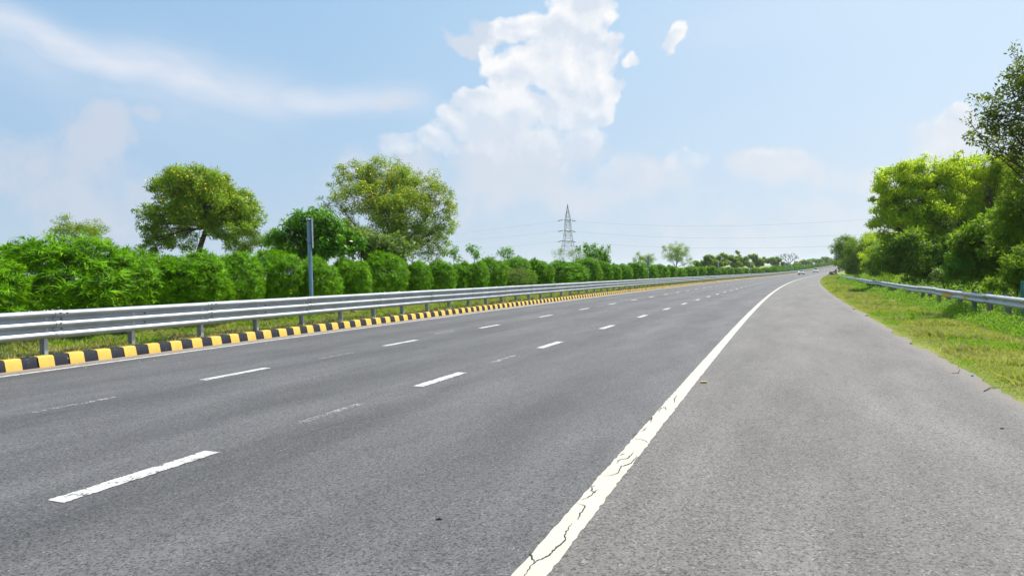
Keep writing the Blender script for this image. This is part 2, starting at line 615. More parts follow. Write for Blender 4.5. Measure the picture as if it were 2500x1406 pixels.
def m_steel(col, rough, rust=0.0):
    def fn(t):
        oc = t.n('ShaderNodeTexCoord').outputs['Object']
        uv = t.n('ShaderNodeMapping', {'Vector': oc, 'Scale': (1, 1, 9)}).outputs[0]
        st = t.noise(oc, 1.7, 5, 0.65)
        fn_ = t.noise(uv, 14.0, 4, 0.65)
        c = t.mix(t.rng(st, 0.3, 0.7), tuple(x * .86 for x in col), tuple(min(1, x * 1.1) for x in col))
        c = t.mix(t.m('MULTIPLY', t.rng(fn_, 0.5, 0.75), 0.3), c, tuple(x * .72 for x in col))
        c = t.mix(t.m('MULTIPLY', t.rng(t.noise(oc, 4.0, 6, .75), 0.62, 0.72), 0.35 + rust), c, (0.30, 0.24, 0.17))
        return pbsdf(t, c, t.rng(st, 0.2, 0.8, rough - .06, rough + .1, False), 0.45, 0.5)
    return fn


M['steel'] = mat('galvanised_steel', m_steel((0.33, 0.36, 0.385), 0.5))
M['steel_post'] = mat('galvanised_post_steel', m_steel((0.44, 0.46, 0.48), 0.5))
M['steel_old_post'] = mat('dull_post_steel', m_steel((0.24, 0.235, 0.22), 0.6, 0.2))
M['steel_old'] = mat('weathered_galvanised_steel', m_steel((0.45, 0.46, 0.47), 0.5, 0.1))
M['seam'] = plain('dark_seam', (0.10, 0.12, 0.14), 0.6, 0.3)
M['bolt'] = plain('bolt_steel', (0.10, 0.10, 0.11), 0.5, 0.7)
M['amber'] = plain('faded_amber_paint', (0.62, 0.36, 0.06), 0.6, 0, 0.4, 0.3, 20)
M['pole'] = plain('blue_grey_paint', (0.16, 0.26, 0.37), 0.45, 0.1, 0.5, 0.15, 3)
M['plate'] = plain('sign_plate_metal', (0.62, 0.62, 0.62), 0.5, 0.2, 0.5, 0.2, 10)
M['rust'] = plain('rusty_strap', (0.20, 0.11, 0.06), 0.8, 0.3)
M['blue_sign'] = plain('blue_sign_sheet', (0.01, 0.13, 0.50), 0.4)
M['tower'] = plain('tower_steel', (0.24, 0.27, 0.30), 0.6, 0.3)
M['wire'] = plain('wire_metal', (0.42, 0.43, 0.46), 0.6, 0.2)
M['insul'] = plain('insulator_grey', (0.07, 0.08, 0.10), 0.4)
M['green_post'] = plain('green_painted_concrete', (0.07, 0.20, 0.16), 0.8, 0, 0.3, 0.3, 14)
M['bark'] = plain('dark_bark', (0.06, 0.048, 0.035), 0.95, 0, 0.1, 0.35, 6)
M['bark_pale'] = plain('grey_bark', (0.15, 0.135, 0.12), 0.95, 0, 0.1, 0.3, 6)
M['twig'] = plain('dry_twig', (0.05, 0.035, 0.025), 0.9, 0, 0.1)

M['oleander'] = leafmat('narrow_green_leaf', (0.014, 0.070, 0.002), (0.23, 0.52, 0.002), (0.24, 0.50, 0.003), 0.26, 0.6, 0.12, 3.0)
M['acacia'] = leafmat('fine_yellow_green_leaf', (0.040, 0.115, 0.008), (0.26, 0.40, 0.012), (0.40, 0.64, 0.02), 0.34, 0.6, 0.2, 1.3)
M['acacia_dark'] = leafmat('fine_dark_green_leaf', (0.05, 0.12, 0.008), (0.15, 0.25, 0.015), (0.32, 0.52, 0.02), 0.42, 0.6, 0.15)
M['mesquite'] = leafmat('feathery_lime_leaf', (0.070, 0.18, 0.004), (0.42, 0.58, 0.010), (0.78, 0.98, 0.02), 0.50, 0.6, 0.15, 1.1)
M['broad'] = leafmat('broad_dark_leaf', (0.018, 0.08, 0.004), (0.09, 0.26, 0.006), (0.26, 0.60, 0.01), 0.35, 0.4, 0.35, 2.0)
M['pale_broad'] = leafmat('broad_pale_leaf', (0.05, 0.12, 0.015), (0.17, 0.26, 0.05), (0.28, 0.42, 0.05), 0.35, 0.5, 0.2)
M['far_leaf'] = leafmat('distant_green_leaf', (0.055, 0.125, 0.014), (0.15, 0.25, 0.028), (0.28, 0.46, 0.04), 0.4, 0.6, 0.15)
M['backlit'] = leafmat('small_backlit_leaf', (0.05, 0.085, 0.015), (0.14, 0.18, 0.025), (0.26, 0.34, 0.02), 0.4, 0.6, 0.2)
M['blossom'] = leafmat('yellow_blossom', (0.75, 0.48, 0.02), (0.85, 0.62, 0.03), (0.9, 0.7, 0.05), 0.3)
M['grass'] = leafmat('mixed_grass', (0.12, 0.18, 0.02), (0.50, 0.50, 0.15), (0.5, 0.55, 0.08), 0.4, 0.6, 0.2, 2.5)
M['grass_lush'] = leafmat('fresh_grass', (0.045, 0.13, 0.010), (0.22, 0.36, 0.03), (0.34, 0.56, 0.03), 0.40, 0.6, 0.2, 3.0)
M['straw'] = leafmat('dry_grass', (0.36, 0.33, 0.13), (0.62, 0.55, 0.30), (0.5, 0.45, 0.18), 0.3, 0.6, 0.2)
M['weed'] = leafmat('roadside_weed_leaf', (0.035, 0.12, 0.008), (0.16, 0.34, 0.02), (0.32, 0.56, 0.03), 0.38, 0.6, 0.2, 2.5)


# ------------------------------------------------------------------ ground, road, kerb, markings
def strip(name, s_list, o_list, m, z=None, kind='structure', smooth=False):
    S, O = np.meshgrid(np.asarray(s_list, float), np.asarray(o_list, float), indexing='ij')
    P = pt(S, O, z)
    ns, no = S.shape
    idx = np.arange(ns * no).reshape(ns, no)
    Q = np.stack([idx[:-1, :-1], idx[:-1, 1:], idx[1:, 1:], idx[1:, :-1]], -1).reshape(-1, 4)
    ob = np_mesh(name, P.reshape(-1, 3), Q, m, uv=np.stack([O, S], -1).reshape(-1, 2), smooth=smooth)
    tag(ob, kind=kind)
    return ob


sl = np.concatenate([np.arange(-78, 560, 4), np.arange(560, 1590, 40)])
strip('ground', sl, sorted(set(PROF_O + [-2000, -1000, -600, -150, -80, -60, -30, -25, -16, -9, -6, -3, 0, 5, 6, 8, 10, 12, 30, 120, 300, 700])), M['soil'])
rs = np.concatenate([np.arange(-40, 0, 2), np.arange(0, 560, 2), np.arange(560, 900, 10)])
# the asphalt's right edge is slightly ragged
random.seed(4)
rngE = np.random.default_rng(4)
oline = np.linspace(-12.0, 3.7, 18)
S, O = np.meshgrid(np.concatenate([np.arange(-20, 0, 2), np.arange(0, 60, .25), np.arange(60, 560, 2), np.arange(560, 900, 10)]), np.append(oline, 3.97), indexing='ij')
jit = rngE.normal(0, 1, S.shape[0])
jit = np.convolve(jit, np.ones(5) / 5, 'same') * 0.11 + rngE.normal(0, .02, S.shape[0])
O[:, -1] += jit
P = pt(S, O, 0.0)
idx = np.arange(S.size).reshape(S.shape)
Q = np.stack([idx[:-1, :-1], idx[:-1, 1:], idx[1:, 1:], idx[1:, :-1]], -1).reshape(-1, 4)
tag(np_mesh('road', P.reshape(-1, 3), Q, M['asphalt'], uv=np.stack([O, S], -1).reshape(-1, 2)), kind='structure')
strip('far_carriageway', rs, np.linspace(-35.9, -20.3, 6), M['asphalt'], 0.0)


def edge_line(name, o0, wid, m, s0, s1, seed=1, rag=0.006):
    r = np.random.default_rng(seed)
    ss = np.concatenate([np.arange(s0, 25, 0.06), np.arange(25, 120, .5), np.arange(120, s1, 3)])
    a = r.normal(0, rag, (len(ss), 2))
    O = np.stack([o0 - wid / 2 + a[:, 0], np.full(len(ss), o0), o0 + wid / 2 + a[:, 1]], 1)
    S = np.repeat(ss[:, None], 3, 1)
    P = pt(S, O, 0.004)
    idx = np.arange(S.size).reshape(S.shape)
    Q = np.stack([idx[:-1, :-1], idx[:-1, 1:], idx[1:, 1:], idx[1:, :-1]], -1).reshape(-1, 4)
    uv = np.stack([np.tile([-1., 0., 1.], len(ss)), S.ravel()], 1)
    tag(np_mesh(name, P.reshape(-1, 3), Q, m, uv=uv), kind='structure')


edge_line('right_edge_line', 0.0, 0.18, M['paint_line'], -12, 800, 1, .004)
edge_line('left_edge_line', -11.34, 0.16, M['paint_dash'], -12, 800, 2, .002)


def dashes(name, o0, s0, wid, L, m, n, P_=5.32095, k0=-3, seed=1):
    V, Q, UV = [], [], []
    r = np.random.default_rng(seed)
    for k in range(k0, n):
        a = s0 + k * P_
        ss = np.linspace(a, a + L, 26 if a < 40 else 4)
        b = len(V)
        for s in ss:
            j = r.normal(0, .004, 2)
            for o_, uu in ((o0 - wid / 2 + j[0], -1), (o0, 0), (o0 + wid / 2 + j[1], 1)):
                V.append(pt(s, o_, 0.004))
                UV.append((uu, s))
        for i in range(len(ss) - 1):
            for q in range(2):
                x = b + i * 3 + q
                Q.append((x, x + 1, x + 4, x + 3))
    tag(np_mesh(name, np.array(V), np.array(Q), m, uv=np.array(UV)), kind='structure')


dashes('right_lane_dashes', -3.75, 3.79, 0.19, 1.474, M['paint_dash'], 110)
dashes('left_lane_dashes', -7.50, 8.618, 0.18, 1.474, M['paint_dash'], 110, k0=-4, seed=2)


def ghost(lst):
    V, Q, UV = [], [], []
    for (s0, s1, o0) in lst:
        ss = np.linspace(s0, s1, 12)
        b = len(V)
        for s in ss:
            for o_, uu in ((o0 - .06, -1), (o0 + .06, 1)):
                V.append(pt(s, o_, 0.004))
                UV.append((uu, s))
        for i in range(len(ss) - 1):
            x = b + i * 2
            Q.append((x, x + 1, x + 3, x + 2))
    tag(np_mesh('worn_lane_dashes', np.array(V), np.array(Q), M['paint_worn'], uv=np.array(UV)), kind='structure')


def so_px(u, v):
    """(s, o) of the road point at a pixel"""
    d = px_dir(u, v)
    t = -H / d[2]
    X, Y = d[0] * t, d[1] * t
    i = int(np.argmin((_x - X) ** 2 + (_y - Y) ** 2))
    th = _th[i]
    return float(_s[i] + (X - _x[i]) * math.sin(th) + (Y - _y[i]) * math.cos(th)), float((X - _x[i]) * math.cos(th) - (Y - _y[i]) * math.sin(th))


gl = []
for (u0, v0, u1, v1) in ((75, 1006, 290, 969), (725, 1033, 887, 984), (780, 876, 858, 861), (1200, 884, 1262, 867), (1062, 815, 1110, 806), (1455, 749, 1474, 746), (1690, 735, 1696, 734)):
    a, b = so_px(u0, v0), so_px(u1, v1)
    gl.append((a[0], b[0], (a[1] + b[1]) / 2))
ghost(gl)

# cracks in the right edge line
def cracks(polys):
    r = np.random.default_rng(31)
    V, Q = [], []
    for poly in polys:
        so = [so_px(1100 + a / 1.7857, 850 + b / 1.7857) for a, b in poly]
        pts_ = []
        for (a, b) in zip(so[:-1], so[1:]):
            L = math.hypot(b[0] - a[0], b[1] - a[1])
            n = max(2, int(L / .018))
            for i in range(n):
                f = i / n
                pts_.append((a[0] + (b[0] - a[0]) * f + r.normal(0, .006), a[1] + (b[1] - a[1]) * f + r.normal(0, .004)))
        pts_.append(so[-1])
        m_ = len(pts_)
        for i in range(m_ - 1):
            (s0, o0), (s1, o1) = pts_[i], pts_[i + 1]
            L = max(1e-6, math.hypot(s1 - s0, o1 - o0))
            ns, no = -(o1 - o0) / L, (s1 - s0) / L
            w0 = .0031 * (.35 + math.sin(math.pi * (i + .5) / m_)) * r.uniform(.6, 1.5)
            w1 = .0031 * (.35 + math.sin(math.pi * (i + 1) / m_)) * r.uniform(.6, 1.5)
            b = len(V)
            for (s_, o_, w_) in ((s0, o0, w0), (s0, o0, -w0), (s1, o1, -w1), (s1, o1, w1)):
                V.append(pt(s_ + ns * w_, o_ + no * w_, 0.008 + .00002 * (i % 7)))
            Q.append((b, b + 1, b + 2, b + 3))
    tag(np_mesh('road_cracks', np.array(V), np.array(Q), M['crack']), kind='structure')


M['crack'] = plain('crack_dirt', (0.028, 0.026, 0.024), 0.95)
cracks([[(320, 1000), (345, 960), (370, 935), (430, 905), (460, 875), (505, 835), (495, 815), (512, 790), (530, 765)], [(370, 935), (352, 908), (345, 895)],
        [(555, 752), (566, 722), (584, 700), (583, 686), (548, 678)], [(640, 618), (615, 640), (596, 655), (562, 663)], [(625, 600), (612, 622), (628, 632)],
        [(665, 560), (700, 556), (732, 545), (742, 518), (790, 502), (806, 480), (812, 470)], [(722, 505), (735, 490), (775, 480), (800, 455)],
        [(862, 412), (838, 400), (800, 394)], [(760, 460), (740, 470)], [(855, 348), (838, 362), (820, 362)], [(862, 318), (880, 305)],
        [(942, 272), (936, 258), (918, 262), (905, 280)], [(990, 205), (975, 222), (978, 236), (965, 240)], [(795, 385), (812, 372)], [(880, 300), (872, 325)]])

# kerb: painted blocks, yellow and black in turn, each slightly out of line
r = np.random.default_rng(11)
V, Q, MI = [], [], []
prof_k = [(-11.895, -0.03), (-11.945, 0.185), (-11.975, 0.208), (-12.12, 0.212), (-12.15, 0.05)]
s, k = -6.0, 0
while s < 560:
    L = 0.296 + r.normal(0, 0.006)
    dx, dz = r.normal(0, 0.006), r.normal(0, 0.004)
    gap = 0.006
    b = len(V)
    for e in (s, s + L - gap):
        for (o_, z_) in prof_k:
            V.append(pt(e, o_ + dx, z_ + dz))
    n = len(prof_k)
    for i in range(n - 1):
        Q.append((b + i, b + i + 1, b + n + i + 1, b + n + i))
        MI.append(k % 2)
    s += L
    k += 1
tag(np_mesh('kerb', np.array(V), np.array(Q), [M['kerb_yellow'], M['kerb_black']], mi=MI), kind='structure')
# opposite kerb
strip('far_kerb', np.arange(-20, 500, 3), [-20.32, -20.30], M['concrete'])
bpy.data.objects.remove(bpy.data.objects['far_kerb'])
V, Q = [], []
ss = np.arange(-10, 500, 3)
for e in ss:
    for (o_, z_) in ((-20.28, -0.03), (-20.22, .16), (-20.05, .17), (-20.03, .05)):
        V.append(pt(e, o_, z_))
for i in range(len(ss) - 1):
    for j in range(3):
        Q.append((i * 4 + j, i * 4 + j + 1, i * 4 + j + 5, i * 4 + j + 4))
tag(np_mesh('far_kerb', np.array(V), np.array(Q), M['concrete']), kind='structure')


# ------------------------------------------------------------------ guardrails
THRIE = [(0.00, 0.0), (0.035, 0.012), (0.078, 0.045), (0.085, 0.075), (0.075, 0.10), (0.030, 0.135), (0.008, 0.155), (0.008, 0.205),
         (0.030, 0.225), (0.075, 0.255), (0.085, 0.285), (0.075, 0.315), (0.030, 0.345), (0.008, 0.365), (0.008, 0.415),
         (0.030, 0.435), (0.075, 0.465), (0.085, 0.500), (0.070, 0.535), (0.030, 0.560), (0.000, 0.568)]
WBEAM = [(0.00, 0.0), (0.03, 0.008), (0.075, 0.04), (0.083, 0.07), (0.075, 0.10), (0.015, 0.135), (0.005, 0.155), (0.015, 0.175),
         (0.075, 0.21), (0.083, 0.24), (0.075, 0.27), (0.03, 0.302), (0.0, 0.31)]


def beam_panel(profile, s0, s1, of, sgn, z0, parent, mt, zj=0.0, tilt=0.0, oj=0.0):
    ns = 5
    n = len(profile)
    V, Q = [], []
    for i in range(ns):
        s = s0 + (s1 - s0) * i / (ns - 1)
        f = i / (ns - 1) * 2 - 1
        for (d, z) in profile:
            V.append(pt(s, of + sgn * d + oj, z0 + z + zj + tilt * f))
        # back skin a few millimetres behind gives the sheet its thickness
        for (d, z) in profile:
            V.append(pt(s, of + sgn * (d - 0.006) + oj, z0 + z + zj + tilt * f))
    for i in range(ns - 1):
        for j in range(n - 1):
            a = i * 2 * n + j
            Q.append((a, a + 1, a + 2 * n + 1, a + 2 * n))
            a += n
            Q.append((a, a + 2 * n, a + 2 * n + 1, a + 1))
    for i in range(ns - 1):
        for j in (0, n - 1):
            a = i * 2 * n + j
            Q.append((a, a + n, a + 3 * n, a + 2 * n))
    o = np_mesh('beam', np.array(V), np.array(Q), mt, parent=parent, smooth=True)
    return o


def seam_and_bolts(profile, s, of, sgn, z0, parent, bolts, head_r=0.016):
    """lapped joint edge and the bolt heads, as a sub-part of the beam"""
    V, Q = [], []
    wob = [0.02 * math.sin(j / len(profile) * 2 * math.pi * 2.5) for j in range(len(profile))]
    for j, (d, z) in enumerate(profile):
        for ds in (-0.0055, 0.0055):
            V.append(pt(s + ds + wob[j], of + sgn * (d + 0.003), z0 + z))
    for j in range(len(profile) - 1):
        Q.append((2 * j, 2 * j + 1, 2 * j + 3, 2 * j + 2))
    np_mesh('joint', np.array(V), np.array(Q), M['seam'], parent=parent)
    for (ds, z) in bolts:
        mb = MB()
        d = np.interp(z, [p[1] for p in profile], [p[0] for p in profile])
        a = pt(s + ds, of + sgn * (d - .004), z0 + z)
        b = pt(s + ds, of + sgn * (d + .014), z0 + z)
        mb.tube([a, b], head_r, 6)
        mb.build('bolt', M['bolt'], parent)


def c_post(name, s, of, z1, z0, parent, mt, wd=0.15, dp=0.075, lean=0.0):
    """open C-section post: a web and two flanges"""
    c = pt(s, of, 0.0)
    th = head(s)
    t = Vector((math.sin(th), math.cos(th), 0))
    nr = Vector((math.cos(th), -math.sin(th), 0))
    mb = MB()
    th_ = 0.006

    def bx(a0, a1, b0, b1):
        vs = []
        for z in (z0, z1):
            for (a, b) in ((a0, b0), (a1, b0), (a1, b1), (a0, b1)):
                p = Vector(c) + t * a + nr * (b + lean * (z - z0))
                vs.append((p.x, p.y, p.z + z))
        mb.add(vs, [(0, 1, 2, 3), (7, 6, 5, 4), (0, 4, 5, 1), (1, 5, 6, 2), (2, 6, 7, 3), (3, 7, 4, 0)])
    bx(dp / 2 - th_, dp / 2, -wd / 2, wd / 2)
    bx(-dp / 2, dp / 2 - th_, wd / 2 - th_, wd / 2)
    bx(-dp / 2, dp / 2 - th_, -wd / 2, -wd / 2 + th_)
    return mb


def join_np(parts):
    m = MB()
    for p in parts:
        m.add(p.v, p.f)
    return m


# left guardrail on the median
OF = -12.50
sp0 = s_at(119, -12.62, 0.3)
lg = tag(empty('guardrail', pt(sp0, -12.6)), 'long silver triple-wave guardrail on the median behind the yellow and black kerb', 'guardrail')


def unparent_loc(ob, root):
    ob.matrix_parent_inverse = Matrix.Translation(root.location).inverted()


PS = 1.93
zb0 = 0.495
rr = np.random.default_rng(5)
start = sp0 - 5 * 2 * PS
npan = int((530 - start) / (2 * PS))
rest = MB()
shown = 0
for i in range(npan):
    a = start + i * 2 * PS
    if shown < 99:
        b = beam_panel(THRIE, a + .0, a + 2 * PS + 0.16, OF + (0.004 if i % 2 else 0.0), 1, zb0, lg, M['steel'], rr.normal(0, .004), rr.normal(0, .003), rr.normal(0, .004))
        unparent_loc(b, lg)
        if a < 42:
            seam_and_bolts(THRIE, a, OF + 0.004, 1, zb0, b,
                           [(.16, .185), (.16, .39), (.10, .30), (.10, .51), (.24, .51), (PS + .15, .185), (PS + .15, .39)], 0.017)
        shown += 1
    else:
        bb = beam_panel(THRIE, a, a + 2 * PS, OF, 1, zb0, None, M['steel'])
        vs = [tuple(v.co) for v in bb.data.vertices]
        rest.add(vs, [tuple(p.vertices) for p in bb.data.polygons])
        md = bb.data
        bpy.data.objects.remove(bb)
        bpy.data.meshes.remove(md)
ro = rest.build('beam', M['steel'], lg)
ro['kind'] = 'stuff'
unparent_loc(ro, lg)
prest = MB()
for i in range(int((530 - start) / PS)):
    s = start + i * PS - 0.14
    mb = c_post('post', s, -12.582, 0.97, -0.1, lg, M['steel_post'], 0.15, 0.075, rr.normal(0, .01))
    # spacer block between the post and the beam
    c = pt(s, -12.515, 0.78)
    th = head(s)
    mb.box(c, (0.07, 0.05, 0.34), Matrix.Rotation(-th, 3, 'Z'))
    if s > 0 and i < 105:
        o = mb.build('post', M['steel_post'], lg)
        unparent_loc(o, lg)
    else:
        prest.add(mb.v, mb.f)
o = prest.build('post', M['steel_post'], lg)
o['kind'] = 'stuff'
unparent_loc(o, lg)

# right guardrail beyond the verge, older, W-shaped
RO = 7.3
rg = tag(empty('guardrail', pt(20, RO)), 'weathered W-shaped guardrail curving along the right verge below the trees', 'guardrail')
for i in range(34):
    a = 2.0 + i * 4.02
    if a + 4.1 > 139:
        break
    zj = rr.normal(0, .012)
    b = beam_panel(WBEAM, a, a + 4.14, RO + (0.004 if i % 2 else 0), -1, 0.485, rg, M['steel_old'], zj, rr.normal(0, .008), rr.normal(0, .012))
    unparent_loc(b, rg)
    if a < 42:
        seam_and_bolts(WBEAM, a, RO - 0.006, -1, 0.485, b, [(.09, .04), (.09, .155), (.09, .27), (.22, .21), (2.1, .155)], 0.013)
# faded amber paint on one beam, as thin bands on the sheet
for (u0, u1) in ((2305, 2328), (2356, 2368)):
    sa, sb = s_at(u1, RO, .6), s_at(u0, RO, .6)
    V, Q = [], []
    pr = [p for p in WBEAM if p[1] <= 0.21]
    for j, (d, z) in enumerate(pr):
        V.append(pt(sa + .03 * math.sin(j * 2.1), RO - d - 0.016, 0.485 + z))
        V.append(pt(sb + .04 * math.cos(j * 1.7), RO - d - 0.016, 0.485 + z))
    for j in range(len(pr) - 1):
        Q.append((2 * j, 2 * j + 1, 2 * j + 3, 2 * j + 2))
    o = np_mesh('paint_patch', np.array(V), np.array(Q), M['amber'], parent=rg)
    unparent_loc(o, rg)
for i in range(68):
    s = 2.1 + i * 2.01
    if s > 138:
        break
    mb = c_post('post', s, RO + .10, 0.84 + rr.normal(0, .02), -0.3, rg, M['steel_post'], 0.15, 0.08, rr.normal(0, .02))
    o = mb.build('post', M['steel_old_post'], rg)
    unparent_loc(o, rg)

# guardrail of the opposite carriageway, glimpsed under the shrubs
og = tag(empty('guardrail', pt(20, -19.6)), 'pale guardrail of the opposite carriageway glimpsed under the shrubs', 'guardrail')
for i in range(40):
    a = 2 + i * 4
    b = beam_panel(WBEAM, a, a + 4.0, -19.45, 1, 0.50, og, M['steel'])
    unparent_loc(b, og)
for i in range(80):
    mb = c_post('post', 2.1 + i * 2, -19.56, 0.9, -0.1, og, M['steel_post'])
    o = mb.build('post', M['steel_post'], og)
    unparent_loc(o, og)


# ------------------------------------------------------------------ leaves
def leaf_quads(P, D, U, L, W, fold=0.0, rs=None):
    """one pointed leaf (a rhombus) per row: base P, direction D, side vector U"""
    D = D / np.maximum(np.linalg.norm(D, axis=1, keepdims=True), 1e-9)
    S = np.cross(D, U)
    S /= np.maximum(np.linalg.norm(S, axis=1, keepdims=True), 1e-9)
    N = np.cross(S, D)
    L = L[:, None]
    W = W[:, None]
    mid = P + D * L * 0.45 + N * L * 0.06
    V = np.stack([P, mid - S * W / 2, P + D * L - N * L * fold, mid + S * W / 2], 1).reshape(-1, 3)
    Q = np.arange(len(V)).reshape(-1, 4)
    return V, Q


def rdirs(r, n):
    d = r.normal(0, 1, (n, 3))
    return d / np.linalg.norm(d, axis=1, keepdims=True)


def rosette_shrub(seed, rx, ry, h, nros, nleaf=13, ll=0.17, lw=0.017, lumps=16):
    """leaf arrays of a round shrub whose leaves stand in star-shaped whorls"""
    r = np.random.default_rng(seed)
    # lumps make the outline uneven
    lc = rdirs(r, lumps)
    lc[:, 2] = np.where(lc[:, 2] < -.4, -lc[:, 2], lc[:, 2])
    la = r.uniform(.10, .30, lumps)
    d = rdirs(r, nros)
    d[:, 2] = np.where(d[:, 2] < -0.55, -d[:, 2], d[:, 2])
    bulge = 0.80 + np.minimum((la[None] * np.exp((d @ lc.T - 1) * 16)).sum(1), .27)
    rad = bulge * np.where(r.random(nros) < .6, r.uniform(.90, 1.05, nros), r.uniform(.5, .9, nros))
    c = np.array([0, 0, h * 0.50])
    sq = np.sign(d) * np.abs(d) ** np.array([1., 1., .98])
    P = c + sq * rad[:, None] * np.array([rx, ry, h * 0.50]) * 1.0
    P[:, 2] = np.maximum(P[:, 2], 0.18 + r.random(nros) * .3)
    A = d * np.array([1, 1, .8]) + np.array([0, 0, 0.32]) + r.normal(0, .25, (nros, 3))
    A /= np.linalg.norm(A, axis=1, keepdims=True)
    n = nros * nleaf
    Pr = np.repeat(P, nleaf, 0)
    Ar = np.repeat(A, nleaf, 0)
    e1 = np.cross(Ar, np.tile([.31, .77, .55], (n, 1)))
    e1 /= np.linalg.norm(e1, axis=1, keepdims=True)
    e2 = np.cross(Ar, e1)
    ph = r.random(n) * 2 * math.pi
    op = r.uniform(.45, 1.5, n)
    D = Ar * np.cos(op)[:, None] + (e1 * np.cos(ph)[:, None] + e2 * np.sin(ph)[:, None]) * np.sin(op)[:, None]
    sc = np.repeat(r.uniform(.75, 1.2, nros), nleaf)
    base = Pr - Ar * (r.random(n) * .10)[:, None]
    return leaf_quads(base, D, Ar, r.uniform(.75, 1.1, n) * ll * sc, r.uniform(.8, 1.2, n) * lw * sc, .12), P, A


SH_H = 3.0


def make_shrub(seed, rx=1.3, h=SH_H, nros=1350, nleaf=14, ll=.225, lw=.025, flowers=9, mt='oleander'):
    root = empty('oleander_shrub')
    (V, Q), P, A = rosette_shrub(seed, rx, rx * .95, h, nros, nleaf, ll, lw)
    np_mesh('foliage', V, Q, M[mt], parent=root)
    r = np.random.default_rng(seed + 50)
    mb = MB()
    for i in range(11):
        a = r.random() * 6.28
        q = P[r.integers(len(P))]
        b = Vector((math.cos(a) * .18, math.sin(a) * .18, -0.05))
        m_ = Vector((q[0] * .45, q[1] * .45, q[2] * .5))
        mb.tube([b, m_, Vector(q) * .93], [.028, .02, .008], 5)
    mb.build('stems', M['bark_pale'], root)
    if flowers:
        mb = MB()
        up = [i for i in range(len(P)) if P[i][2] > h * .35]
        for i in r.choice(up, flowers):
            p = Vector(P[i]) + Vector(A[i]) * .12
            for k in range(5):
                an = k * 1.2566
                e = Vector((math.cos(an), math.sin(an), .9)) * .04
                f = Vector((math.cos(an + .6), math.sin(an + .6), .9)) * .04
                mb.add([p, p + e, p + (e + f) * .75, p + f], [(0, 1, 2, 3)])
        mb.build('blossoms', M['blossom'], root)
    return root


protos = [make_shrub(21), make_shrub(22), make_shrub(23), make_shrub(24, nros=1900)]
protos_far = [make_shrub(31, nros=620, nleaf=11, ll=.28, lw=.05, flowers=6), make_shrub(32, nros=620, nleaf=11, ll=.28, lw=.05, flowers=6)]
used = set()
# centre u, top v, half width, offset, label
SHR = [(-70, 600, 95, -15.6, 'yellow oleander shrub cut by the left edge of the photo behind the rail'),
       (150, 568, 130, -16.0, 'largest and brightest yellow oleander shrub, nearest at the left behind the guardrail'),
       (322, 600, 92, -15.9, 'yellow oleander shrub touching the right side of the largest shrub, with few yellow flowers'),
       (455, 603, 82, -15.9, 'bright oleander shrub directly below the trunk of the tall single acacia'),
       (572, 606, 66, -15.9, 'bright oleander shrub speckled with yellow blossoms below the acacia\'s right side'),
       (672, 601, 60, -15.9, 'oleander shrub immediately left of the nearest sign pole'),
       (776, 622, 50, -15.9, 'low oleander shrub standing directly behind the nearest sign pole'),
       (862, 622, 44, -15.9, 'rounded oleander shrub next right of the one behind the nearest sign pole'),
       (944, 604, 46, -16.2, 'tall dark oleander shrub in the shade of the yellow flowering tree'),
       (1014, 632, 32, -16.4, 'dark shaded oleander shrub right of the tall dark one under the yellow tree'),
       (1074, 630, 38, -15.9, 'oleander shrub below the right half of the big yellow flowering tree'),
       (1122, 634, 30, -15.9, 'small bright oleander shrub just right of the big yellow tree\'s crown'),
       (1160, 632, 30, -15.9, 'oleander shrub with a leafy sapling rising behind it, right of the yellow tree'),
       (1200, 624, 34, -15.9, 'dense oleander shrub between the two thin leafy saplings'),
       (1262, 624, 36, -15.9, 'oleander shrub behind the low pale leafed bush'),
       (1318, 628, 34, -16.1, 'oleander shrub just left of the lattice tower\'s foot, right of the pale leafed bush'),
       (1385, 631, 46, -15.9, 'wide bright oleander shrub directly below the lattice tower'),
       (1430, 626, 34, -15.9, 'oleander shrub just right of the lattice tower, under the dark broadleaf sapling'),
       (1466, 634, 24, -15.9, 'oleander shrub at the right foot of the dark broadleaf sapling'),
       (1494, 641, 20, -15.9, 'small oleander shrub midway between the broadleaf sapling and the second sign pole'),
       (1519, 643, 22, -15.9, 'oleander shrub two places left of the second sign pole'),
       (1551, 638, 24, -15.9, 'rounded oleander shrub just left of the second sign pole'),
       (1584, 642, 20, -15.9, 'oleander shrub directly behind the second sign pole'),
       (1612, 643, 20, -15.9, 'oleander shrub just right of the second sign pole'),
       (1636, 646, 16, -15.9, 'oleander shrub below the left half of the solitary midground tree'),
       (1657, 652, 16, -15.9, 'low oleander shrub below the trunk of the solitary midground tree'),
       (1686, 648, 17, -15.9, 'dark green oleander shrub right of the solitary midground tree'),
       (1708, 649, 13, -15.9, 'small oleander shrub midway between the second and third sign poles'),
       (1734, 648, 19, -15.9, 'dark domed oleander shrub just left of the third sign pole'),
       (1762, 652, 12, -15.9, 'oleander shrub just right of the third sign pole'),
       (1780, 651, 10, -15.9, 'narrow dark oleander shrub second to the right of the third sign pole'),
       (1800, 653, 13, -15.9, 'oleander shrub two places left of the fourth sign pole'),
       (1818, 653, 10, -15.9, 'oleander shrub just left of the fourth sign pole'),
       (1845, 652, 13, -15.9, 'oleander shrub just right of the fourth sign pole'),
       (1868, 652, 12, -15.9, 'oleander shrub second to the right of the fourth sign pole')]
GR = 'yellow oleander shrubs in a row along the median'


